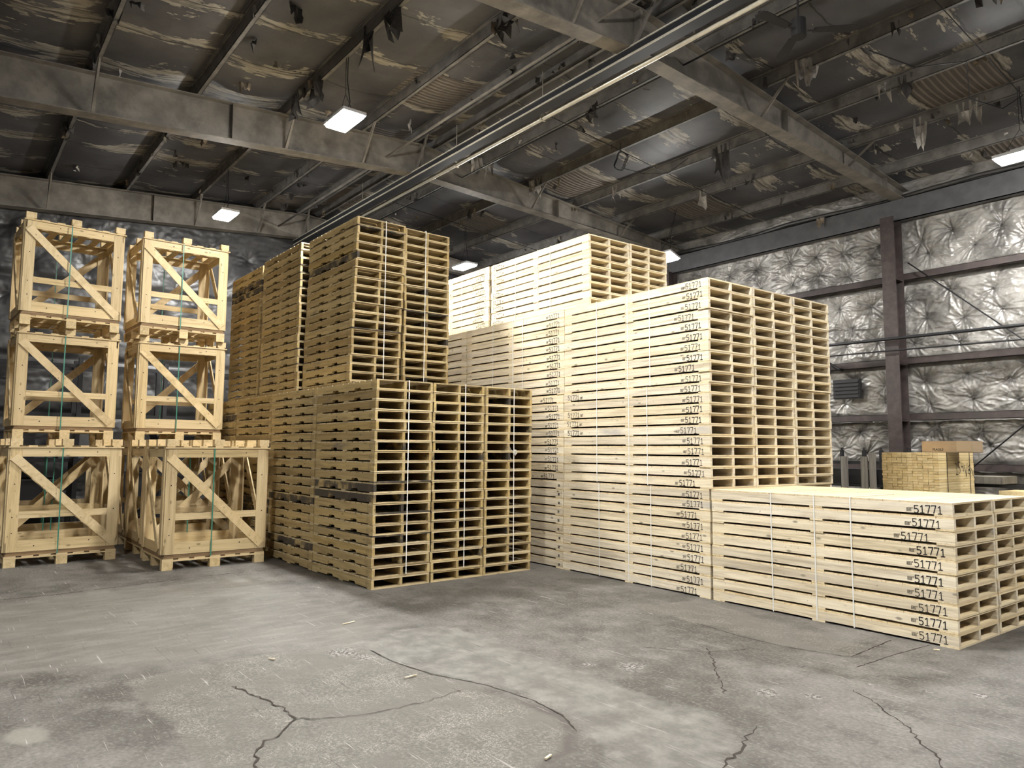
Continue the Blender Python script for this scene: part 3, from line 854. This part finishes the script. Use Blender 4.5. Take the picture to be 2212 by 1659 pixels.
gx, gy = np.meshgrid(xs, ysr)
PYa = np.array([LY] + PY)
seg = np.clip(np.searchsorted(PYa, gy, side='right') - 1, 0, len(PYa) - 2)
t = np.clip((gy - PYa[seg]) / (PYa[seg + 1] - PYa[seg]), 0, 1)
zr = np.where(gy > 7.3, 7.70 - .085 * (gy - 7.3), 7.70 - .075 * (7.3 - gy))
sagw = .045 + .05 * vnoise(gx / 1.2, seg * 7.7, 3)
gz = zr + .205 - sagw * np.sin(PI * t) - .02 * (fbm(gx * 1.7, gy * 1.7, 6) - .5)
ceil = struct(place('ceiling', smooth_grid('ceiling', gx, gy, gz, cm)))
mb = MB()
for a, b in ((LY, 7.3), (7.3, WY + .1)):
    mb.add([(EX, a, zroof(a) + .30), (NX, a, zroof(a) + .30), (NX, b, zroof(b) + .30), (EX, b, zroof(b) + .30)], [(0, 1, 2, 3)])
mb.build('ceiling_deck', plain('deck_sheet', (.12, .11, .10), .7), ceil)

for i, y in enumerate(PY[:-1]):
    z = zroof(y) + .003
    mb = MB(); s = 1 if y > 7.3 else -1
    mb.box(EX, NX, y - .004, y + .004, z, z + .2)
    mb.box(EX, NX, y - .004, y + .065, z, z + .006)
    mb.box(EX, NX, y - .065, y + .004, z + .194, z + .2)
    mb.box(EX, NX, y + .058, y + .064, z, z + .02)
    mb.box(EX, NX, y - .064, y - .058, z + .18, z + .2)
    struct(mb.build('ceiling_purlin', M['purlin']))

def rafter(x, y0=LY, y1=WY - .02, depthL=.60, depthR=.60):
    mb = MB()
    zb = lambda y: (7.07 - .080 * (7.3 - y)) if y < 7.3 else (7.07 - .036 * (y - 7.3))
    w = .125
    for a, b in ((y0, 7.3), (7.3, y1)):
        za, zb_ = zroof(a), zroof(b); ba, bb = zb(a), zb(b)
        for (x0, x1, ta, tb, ua, ub) in ((-w, w, za - .014, zb_ - .014, za, zb_), (-w, w, ba, bb, ba + .014, bb + .014), (-.005, .005, ba + .014, bb + .014, za - .014, zb_ - .014)):
            mb.add([(x + x0, a, ta), (x + x1, a, ta), (x + x1, b, tb), (x + x0, b, tb), (x + x0, a, ua), (x + x1, a, ua), (x + x1, b, ub), (x + x0, b, ub)],
                   [(0, 3, 2, 1), (4, 5, 6, 7), (0, 1, 5, 4), (1, 2, 6, 5), (2, 3, 7, 6), (3, 0, 4, 7)])
    for y in (-.2, 3.6, 7.3, 11.0, 14.6):
        mb.box(x - .1, x + .1, y - .005, y + .005, zb(y) + .014, zroof(y) - .014)
    mb.box(x - .11, x + .11, 7.27, 7.33, 7.0, 7.70)
    return struct(mb.build('ceiling_beam', M['beam']))
for x in (-6.5, -12.3, -18.0, -.7, 5.1): rafter(x)
# flange braces from purlin down to the beam's bottom flange
for x in (-6.5, -12.3, -.7, -18.0):
    for y in (1.5, 4.48, 5.96, 7.1, 10.15, 13.0):
        mb = MB(); s = 1 if y < 8 else -1
        zb = (7.07 - .080 * (7.3 - y)) if y < 7.3 else (7.07 - .036 * (y - 7.3))
        mb.bar((x + .62, y + .02, zroof(y) + .02), (x + .1, y + .02, zb + .02), .05, .006, up=(0, 1, 0))
        mb.bar((x + .62, y + .02, zroof(y) + .02), (x + .1, y + .045, zb + .02), .006, .05, up=(0, 1, 0))
        struct(mb.build('ceiling_brace', M['beam']))

# ---- side wall steel
mb = MB(); mb.box(EX, NX, 15.28, 15.30, 6.34, 6.80); mb.box(EX, NX, 15.28, 15.44, 6.34, 6.355); mb.box(EX, NX, 15.28, 15.44, 6.785, 6.80)
struct(mb.build('trim_eave_beam', M['eave']))
mb = MB(); mb.tube([(EX, 15.38, 6.87)] + [(-17 + k * 1.0, 15.36 + .03 * math.sin(k * 2.1), 6.86 + .03 * math.sin(k * 1.7)) for k in range(22)], .045, 8)
struct(mb.build('trim_eave_insulation', M['foil_dark']))
for z in (5.16, 3.43, 2.29, 1.30):
    mb = MB(); mb.box(EX, NX, 15.36, 15.47, z - .07, z - .062); mb.box(EX, NX, 15.36, 15.368, z - .07, z + .07); mb.box(EX, NX, 15.36, 15.47, z + .062, z + .07)
    struct(mb.build('wall_girt', M['maroon']))
for x in (-6.615, -12.4, -.8, -18.0):
    mb = MB()
    mb.box(x - .135, x + .135, 14.98, 14.994, 0, 6.38); mb.box(x - .135, x + .135, 15.33, 15.344, 0, 6.34); mb.box(x - .006, x + .006, 14.994, 15.33, 0, 6.38)
    mb.box(x - .2, x + .2, 14.94, 15.38, 0, .02)
    for z in (5.16, 3.43, 2.29): mb.box(x + .006, x + .13, 15.0, 15.33, z - .09, z - .08)
    struct(mb.build('wall_column', M['maroon']))
def rod(pts, r, lab, cat, grp=None, mat='black', n=8, name='pipe'):
    mb = MB(); mb.tube(pts, r, n)
    return tag(mb.build(name, M[mat], smooth=True), lab, cat, grp)
rod([(EX, 14.9, 3.93), (NX, 14.9, 3.76)], .032, 'thick dark pipe running along the insulated wall past the column', 'pipe')
rod([(EX, 14.92, 3.70), (-6.9, 14.92, 3.62), (NX, 14.92, 3.42)], .016, 'thin dark pipe just below the thick wall pipe', 'pipe')
rod([(-6.35, 15.25, 5.42), (-.9, 15.25, .3)], .013, 'steel brace cable slanting down right from the wall column', 'cable', name='brace_cable')
rod([(-6.3, 15.22, .45), (-.9, 15.22, 5.3)], .013, 'steel brace cable rising toward the frame edge behind the lumber', 'cable', name='brace_cable')
rod([(-8.18, 15.2, 3.62), (-7.86, 15.2, 3.36), (-7.84, 15.37, 3.36)], .03, 'short black bracket under the wall pipes behind the tall block', 'bracket', name='pipe_bracket')
# louvred vent box on the wall
v = empty('wall_vent', (-7.75, 15.30, 2.72)); tag(v, 'dark louvred vent on the insulated wall beside the tall block', 'vent')
mb = MB(); mb.box(-.28, .30, 0, .10, 0, .42); mb.build('vent_housing', M['black'], v)
mb = MB()
for k in range(5): mb.bar((-.26, -.02, .05 + k * .08), (.28, -.02, .05 + k * .08), .012, .05)
mb.build('louvre', M['black'], v)

# ---- ridge services
o = empty('cable_duct', (0, 7.16, 6.93)); tag(o, 'long black duct hung under the roof ridge beside the shiny pipe', 'duct')
mb = MB(); mb.box(EX, NX, -.10, .10, 0, .13); mb.build('duct_body', M['duct'], o)
mb = MB(); mb.box(EX, NX, -.115, -.10, -.004, .02); mb.box(EX, NX, -.112, -.10, .115, .135); mb.build('duct_lip', M['bright'], o)
rod([(EX, 7.40, 6.97), (NX, 7.40, 6.93)], .038, 'shiny straight pipe running beside the black ridge duct', 'pipe', None, 'bright', 12)
for x in (-4.2, -8.6, -11.1, -15):
    mb = MB(); mb.tube([(x, 7.40, 7.02), (x, 7.40, 7.75)], .006, 6)
    mb.box(x - .02, x + .02, 7.355, 7.445, 6.915, 6.93); mb.box(x - .02, x + .02, 7.35, 7.356, 6.915, 7.02); mb.box(x - .02, x + .02, 7.444, 7.45, 6.915, 7.02); mb.box(x - .02, x + .02, 7.35, 7.45, 7.012, 7.02)
    tag(mb.build('pipe_hanger', M['bright']), 'steel hanger holding the shiny ridge pipe', 'pipe hanger', 'hangers on the ridge pipe')
rod([(EX, 6.55, 7.28), (NX, 6.55, 7.26)], .022, 'thin conduit strapped below the roof left of the ridge duct', 'conduit', None, 'beam', name='conduit')
rod([(EX, 8.35, 7.30), (NX, 8.32, 7.26)], .014, 'thin dark conduit crossing the far roof slope under the beams', 'conduit', None, 'black', name='conduit')
# sway rods across the purlins
for x, lab in ((-9.4, 'near'), (-15.2, 'far'), (-3.6, 'nearest')):
    rod([(x, 7.9, 7.58), (x, 14.6, 7.02)], .007, 'thin sag rod crossing the purlins in the %s roof bay' % lab, 'rod', 'sag rods of the roof', 'black', 6, 'sag_rod')
mb = MB()
for k in range(3):
    a0 = k * .4; mb.tube([(.15 * math.cos(a) * (1 + .05 * k), .03 * math.sin(3 * a) + .02 * k, .17 * math.sin(a)) for a in [a0 + 2 * PI * q / 20 for q in range(21)]], .007, 6)
mb.tube([(0, 0, .17), (.02, 0, .36)], .006, 6)
tag(mb.build('wire_coil', M['black'], None, (-9.35, 10.02, 7.16)), 'coil of black wire hanging from a purlin', 'wire coil')
rod([(-9.3, 10.0, 7.0), (-9.05, 10.4, 6.9), (-8.9, 10.9, 7.0), (-8.8, 11.4, 7.4)], .006, 'loose black wire drooping from the hanging coil', 'wire', name='loose_wire', n=6)
rod([(-4.6, 10.1, 7.3), (-4.2, 10.6, 7.05), (-4.0, 11.0, 7.15), (-3.85, 11.5, 7.3), (-4.0, 12.0, 6.95), (-3.7, 12.4, 6.8), (-3.5, 13, 7.2)], .008, 'loose black cable looping below the purlins near the right lamp', 'cable', name='loose_cable', n=6)

# ---- ceiling fan
fan = empty('ceiling_fan', (-4.27, 7.62, 6.47)); tag(fan, 'dark ceiling fan hanging from the roof beyond the ridge', 'fan')
mb = MB(); mb.tube([(0, 0, -.05), (0, 0, -.02), (0, 0, .12), (0, 0, .16)], .085, 16); mb.build('motor', M['fanm'], fan, smooth=False)
mb = MB(); mb.tube([(0, 0, .16), (0, 0, 1.15)], .012, 8); mb.build('rod', M['fanm'], fan)
mb = MB()
me_bl = None
for a in (46, 140, 262):
    mb = MB(); mb.box(.10, .20, -.012, .012, .0, .008)
    mb.prism_z([(.17, -.05), (.6, -.07), (.66, -.05), (.66, .05), (.6, .07), (.17, .05)], .008, .016)
    b = mb.build('blade', M['fanm'], fan, (0, 0, .02), a * PI / 180)

# ---- lamps
LH = {}
def lamp_meshes():
    mb = MB(); mb.box(-.34, .34, -.185, .185, .002, .05)
    LH['housing'] = mb.mesh('housing', M['housing'])
    mb = MB()
    mb.add([(-.325, -.17, .001), (.325, -.17, .001), (.325, .17, .001), (-.325, .17, .001), (-.31, -.155, -.038), (.31, -.155, -.038), (.31, .155, -.038), (-.31, .155, -.038)], [(0, 1, 2, 3), (4, 7, 6, 5), (0, 4, 5, 1), (1, 5, 6, 2), (2, 6, 7, 3), (3, 7, 4, 0)]); LH['diffuser'] = mb.mesh('diffuser', M['lamp'])
    mb = MB(); mb.box(-.13, .13, -.05, .05, .061, .12); LH['driver'] = mb.mesh('driver_box', M['housing'])
lamp_meshes()
def lamp(x, y, z, lab, rz=0, tilt=0):
    t = empty('high_bay_lamp', (x, y, z), rz); t.rotation_euler = (tilt, 0, rz)
    tag(t, lab, 'lamp', 'hanging rectangular lamps')
    place('housing', LH['housing'], t); place('diffuser', LH['diffuser'], t); place('driver_box', LH['driver'], t)
    h = zroof(y) + .1 - z
    mb = MB(); mb.tube([(-.25, 0, .06), (0, 0, .42), (.25, 0, .06)], .004, 5); mb.tube([(0, 0, .42), (.0, 0, h)], .004, 5)
    mb.tube([(.05, 0, .12), (.12, .02, .25), (.04, .01, .6), (.02, .02, h)], .007, 6)
    mb.build('hanging_cable', M['black'], t)
lamp(-9.79, 4.51, 6.5, 'bright rectangular lamp hanging above the brown pallet towers')
lamp(-15.5, 4.50, 6.5, 'rectangular lamp hanging above the second crate column')
lamp(-4.10, 4.51, 6.5, 'rectangular lamp above the open floor, out of view overhead')
lamp(1.60, 4.51, 6.5, 'rectangular lamp behind the viewpoint, near row')
lamp(-3.66, 12.97, 6.2, 'rectangular lamp at the frame edge beside the insulated wall')
lamp(-15.6, 10.7, 6.43, 'rectangular lamp between brown towers and raised pale bundle')
lamp(-10.66, 12.84, 6.0, 'lamp half hidden behind the raised pale bundle', 0, -.35)
lamp(1.90, 12.95, 6.2, 'rectangular lamp behind the viewpoint, wall row')
lamp(-4.1, -1.9, 6.3, 'unseen added fill lamp left of the viewpoint')  # extra lamp added to light the fronts of the pallets

# ---- torn facing hanging from the roof
M['tornd'] = plain('torn_facing_dark', (.060, .055, .052), .6, 0, .3, 8)
M['tornl'] = plain('torn_facing_pale', (.36, .335, .30), .4, .15, .25, 8)
M['tornt'] = plain('torn_facing_tan', (.22, .18, .13), .7, 0, .3, 8)
def scrap(mb, x, y, z, w, h, rz, r, curl=.12):
    n = max(3, int(w / .035)); m_ = 5
    ca_, sa_ = math.cos(rz), math.sin(rz)
    low = [h * r.uniform(.35, 1.0) for _ in range(n + 1)]
    ph = r.uniform(0, 6)
    vs = []
    for j in range(m_ + 1):
        for i in range(n + 1):
            u = w * (i / n - .5) * (1 - .25 * j / m_ * r.uniform(.6, 1.2)); d = -low[i] * j / m_
            o_ = curl * (j / m_) ** 2 * math.sin(i * 1.1 + ph) + .02 * math.sin(i * 2.3 + ph)
            vs.append((x + u * ca_ - o_ * sa_, y + u * sa_ + o_ * ca_, z + d))
    mb.add(vs, [(j * (n + 1) + i, j * (n + 1) + i + 1, (j + 1) * (n + 1) + i + 1, (j + 1) * (n + 1) + i) for j in range(m_) for i in range(n)])
r = random.Random(12)
for (x, y, w, h, rz, mat, lab) in [
        (-8.35, 4.50, .42, .62, 0, 'tornd', 'big dark rag of roof facing hanging left of the ridge, near top edge'),
        (-9.0, 4.50, .22, .75, .3, 'tornd', 'long dark strip of torn facing above the brightest lamp'),
        (-10.85, 4.50, .45, .55, 0, 'tornd', 'dark torn facing hanging over the beam left of the brightest lamp'),
        (-8.1, 11.57, .30, .80, 0, 'tornd', 'long dark flap of roof facing hanging beyond the ridge pipe'),
        (-8.75, 8.72, .50, .38, 0, 'tornd', 'ragged dark facing hanging just beyond the shiny pipe'),
        (-12.05, 10.15, .30, .42, .5, 'tornl', 'pale shredded facing hanging over the far roof beam'),
        (-12.9, 11.5, .26, .32, .5, 'tornl', 'small pale shred hanging behind the raised bundle top'),
        (-10.95, 11.57, .24, .42, 0, 'tornl', 'pale curled rag hanging below the third far purlin'),
        (-5.55, 10.12, .36, .48, .4, 'tornl', 'crumpled pale facing hanging from the purlin under the fan'),
        (-5.05, 11.57, .26, .34, .1, 'tornl', 'small pale torn shred below the purlin, upper right'),
        (-4.75, 11.57, .30, .50, .0, 'tornd', 'dark torn facing on the second purlin, upper right'),
        (-5.1, 13.0, .22, .60, .1, 'tornl', 'long pale rag hanging above the wall near the beam end'),
        (-4.35, 13.0, .40, .50, 0, 'tornl', 'broad pale shred hanging near the frame edge lamp'),
        (-9.65, 13.0, .15, .50, .0, 'tornl', 'narrow pale strip hanging from the fourth far purlin'),
        (-11.85, 8.05, .35, .38, .6, 'tornl', 'pale crumpled facing stuck to the beam under the duct'),
        (-12.05, 8.70, .55, .45, 1.4, 'tornl', 'wide grey facing sheet draped over the far beam'),
        (-8.15, 15.22, .18, .28, 0, 'tornt', 'small tan rag hanging over the eave beam'),
        (-7.75, 5.98, .50, .35, .1, 'tornd', 'torn dark facing beside the near beam at the top'),
        (-11.7, 4.48, .3, .5, 0, 'tornd', 'dark rag hanging in front of the left beam'),
        (-3.1, 10.15, .4, .35, 0, 'tornd', 'dark torn flap in the top corner by the frame edge')]:
    mb = MB(); scrap(mb, 0, 0, 0, w, h, rz, r)
    zt = zroof(y) + .15 if y < 15 else 6.80
    tag(mb.build('torn_facing', M[mat], None, (x, y, zt)), lab, 'torn insulation', 'torn roof facing')
mb = MB()
for k in range(230):
    y = r.choice(PY[3:14]); x = r.uniform(-17.8, -2.6)
    mb.m = r.choice([0, 0, 0, 1, 2])
    scrap(mb, x, y + r.uniform(-.02, .75) * r.choice([0, 1]), zroof(y) + r.uniform(.10, .19), r.uniform(.06, .30), r.uniform(.05, .26), r.uniform(-.5, .5) + r.choice([0, 1.57]), r, .05)
o = mb.build('insulation_tatters', [M['tornd'], M['tornl'], M['tornt']], ceil)
o['kind'] = 'stuff'

# ---- strapped bundle of boards, box on top
bx0, bx1, by0, by1, bz1 = -5.55, -4.70, 12.05, 13.42, 1.587
nc, nr = 11, 17; cw = (bx1 - bx0) / nc; rh = .0415
mb = MB(); mb.box(-.0375, .0375, 0, by1 - by0, 0, rh - .0025); bm1 = mb.mesh('board', M['lumber'])
SMALLORD = ORD
for j in range(nr):
    for i in range(nc):
        o = place('pine_board', bm1, None, (bx0 + cw * (i + .5) + (j % 2) * .0, by0 + random.uniform(-.012, .012), bz1 - rh * (j + 1)))
        tag(o, 'pine board in the strapped bundle, %s row down, %s from its right side' % (ORD[j + 1], ORD[nc - i]), 'board', 'pine boards in the strapped bundle')
zl = bz1 - rh * nr
mb = MB()
for k in range(3): mb.box(bx0, bx1, by0 + .1 + k * .5, by0 + .19 + k * .5, 0, .09)
mb.box(bx0 + .01, bx1 - .01, by0 + .02, by1 - .02, .09, zl - .001)
tag(mb.build('lumber_base', M['lumber']), 'lower part of the board bundle standing on bearers', 'lumber bundle')
for yy, lab in ((12.36, 'nearer'), (13.25, 'farther')):
    mb = strap_loop('strap', 'y', 0, bx0, bx1, zl - .02, bz1 + .0005, M['black'], w=.008)
    tag(mb.build('strap', M['black'], None, (0, yy, 0)), 'dark strap round the board bundle, the %s of two' % lab, 'strap', 'straps on the board bundle')
# scrawled handwriting on the side of the bundle (a thin ink film on its face)
mb = MB()
def wr(L, w=.012):
    for (a, b), (c, d) in zip(L[:-1], L[1:]):
        l = math.hypot(c - a, d - b) or 1e-6; nx, nz = -(d - b) / l * w / 2, (c - a) / l * w / 2
        mb.add([(0, a + nx, b + nz), (0, a - nx, b - nz), (0, c - nx, d - nz), (0, c + nx, d + nz)], [(0, 1, 2, 3)])
wr([(12.66, 1.40), (12.70, 1.42), (12.73, 1.38), (12.73, 1.27), (12.69, 1.235), (12.78, 1.24)])
wr([(12.86, 1.435), (12.78, 1.43), (12.79, 1.36), (12.85, 1.35), (12.87, 1.29), (12.82, 1.25)])
wr([(12.90, 1.44), (12.91, 1.36), (12.99, 1.36)]); wr([(12.98, 1.42), (12.99, 1.28)])
wr([(13.03, 1.40), (13.10, 1.20), (13.15, 1.42)])
wr([(13.18, 1.37), (13.19, 1.24)]); wr([(13.18, 1.36), (13.25, 1.38), (13.27, 1.33), (13.20, 1.31), (13.28, 1.29), (13.26, 1.24), (13.19, 1.25)]); wr([(13.3, 1.33), (13.36, 1.27), (13.38, 1.20)])
tag(mb.build('marker_writing', M['ink'], None, (bx1 + .0022, 0, 0)), 'black handwriting scrawled across the side of the board bundle', 'writing')
cb = empty('cardboard_box', (-5.07, 12.40, bz1 + .001)); tag(cb, 'open cardboard box printed FRAGILE on the strapped board bundle', 'box')
mb = MB(); t_ = .005
mb.box(0, .71, 0, t_, 0, .178); mb.box(0, .71, .45, .45 + t_, 0, .178); mb.box(0, t_, t_, .45, 0, .178); mb.box(.71 - t_, .71, t_, .45, 0, .178); mb.box(0, .71, 0, .45, 0, t_)
mb.build('box_body', M['card'], cb)
mb = MB(); mb.box(.505, .712, -.004, -.0005, .02, .18); mb.build('flap', plain('cardboard_light', (.44, .33, .21), .8), cb)
tc = bpy.data.curves.new('printed_text', 'FONT'); tc.body = 'FRAGILE'; tc.size = .052; tc.extrude = .0003; tc.offset = .0012; tc.materials.append(M['ink'])
to = bpy.data.objects.new('printed_text', tc); COL.objects.link(to); to.parent = cb; to.location = (.155, -.0012, .028); to.rotation_euler = (PI / 2, 0, 0); to.scale = (.82, 1, 1)
bpy.context.view_layer.update()
tm = bpy.data.meshes.new_from_object(to.evaluated_get(bpy.context.evaluated_depsgraph_get()))
bpy.data.objects.remove(to)
to = place('printed_text', tm, cb, (.155, -.0012, .028)); to.rotation_euler = (PI / 2, 0, 0); to.scale = (.82, 1, 1)

# ---- steel storage rack and grey boards behind
def rack(x0, x1, y0, y1, z, lab, posts=(0, 1), bars=(.45, .9, 1.37)):
    t = empty('steel_rack', (x0, y0, 0)); tag(t, lab, 'rack', 'black racks along the wall')
    W_ = x1 - x0; D_ = y1 - y0
    for a in np.linspace(0, W_, posts):
        for d in (0, D_):
            mb = MB(); mb.box(a - .03, a + .03, d - .03, d + .03, 0, z); mb.tube([(a, d, z), (a, d, z + .05)], .02, 8); mb.build('post', M['black'], t)
    for b in bars:
        for d in (-.045, D_ - .015):
            mb = MB(); mb.box(-.05, W_ + .05, d, d + .03, b, b + .05); mb.build('beam', M['black'], t)
    return t
rack(-8.4, -6.0, 14.05, 14.75, 1.62, 'black steel rack behind the tall block, left of the boards', 4, (.25, .92, 1.35))
rack(-5.2, -3.0, 14.15, 14.75, 1.28, 'low black steel rack beside the boards at frame edge', 3, (.3, .62, 1.0))
for k, (x, w, z) in enumerate([(-7.21, .13, 1.50), (-6.82, .13, 1.50), (-6.66, .12, 1.575)]):
    mb = MB(); mb.box(0, w, 0, .03, 0, z)
    tag(mb.build('grey_board', M['greywood'], None, (x, 13.93, 0), 0), 'weathered grey board standing against the black rack, %s of three' % ['farthest left', 'middle', 'tallest'][k], 'board', 'grey boards by the rack')
for k, (x0, x1, z, lab) in enumerate([(-5.15, -4.5, 1.06, 'short grey beam lying on the low rack top'), (-4.55, -3.1, .86, 'long pale beam lying on the low rack by the frame edge'), (-5.15, -3.0, .68, 'lowest long beam lying on the low rack')]):
    mb = MB(); mb.box(x0, x1, 14.02, 14.75, 0, .09 if k else .12)
    tag(mb.build('timber_beam', M['greywood'] if k != 1 else M['lumber'], None, (0, 0, z - (.01 if k == 0 else -.01) * 0)), lab, 'timber')
mb = MB(); mb.box(-8.3, -6.05, 14.1, 14.7, 0, .28)
tag(mb.build('dark_load', M['black'], None, (0, 0, .975)), 'black covered load on the rack behind the tall block', 'covered load')
mb = MB(); mb.box(-8.3, -6.05, 14.1, 14.7, 0, .12)
tag(mb.build('timber_beam', M['lumber'], None, (0, 0, .30)), 'pale timber on the lowest shelf of the black rack', 'timber')

# ---- dim clutter at the end wall behind the crates
rk = empty('steel_rack', (-17.6, .6, 0)); tag(rk, 'dark rack at the end wall seen through the crates', 'rack', 'black racks along the wall')
for a in (0, 1.6, 3.2, 4.8):
    for d in (0, .7):
        mb = MB(); mb.box(d - .04, d + .04, a - .04, a + .04, 0, 3.4); mb.build('post', M['black'], rk)
for b in (.3, 1.3, 2.2, 3.2):
    for d in (-.06, .66):
        mb = MB(); mb.box(d, d + .04, -.05, 4.85, b, b + .07); mb.build('beam', M['black'], rk)
mb = MB(); mb.box(-.1, .75, .0, 4.8, 0, .02)
for k, (y0, y1, z, h, mat, lab) in enumerate([(.7, 1.5, 1.372, .55, 'black', 'dim dark bin on the middle shelf behind the crates'), (1.9, 2.6, 1.372, .6, 'eave', 'grey box on the middle shelf behind the crates'),
        (2.9, 3.8, .372, .7, 'black', 'dim dark bin on the low shelf behind the crates'), (1.0, 1.9, .372, .6, 'black', 'black bin on the low shelf behind the leftmost crates'), (3.7, 4.6, 1.372, .5, 'black', 'dark bin at the shelf end behind the crates')]):
    mb = MB(); mb.box(-17.62, -16.9, y0, y1, 0, h); mb.box(-17.64, -16.88, y0 - .02, y1 + .02, h - .04, h)
    tag(mb.build('storage_bin', M[mat], None, (0, 0, z)), lab, 'bin', 'bins on the end wall rack')

# ------------------------------------------------------------------ faint ambient only
w = bpy.data.worlds.new('world'); SC.world = w; w.use_nodes = True
w.node_tree.nodes['Background'].inputs[0].default_value = (.5, .55, .65, 1)
w.node_tree.nodes['Background'].inputs[1].default_value = .02
SC.cycles.use_light_tree = True
SC.cycles.max_bounces = 4
SC.cycles.diffuse_bounces = 3
SC.cycles.glossy_bounces = 2
SC.cycles.use_adaptive_sampling = True
SC.cycles.adaptive_threshold = 0.1
SC.cycles.adaptive_min_samples = 16
SC.cycles.sample_clamp_indirect = 4
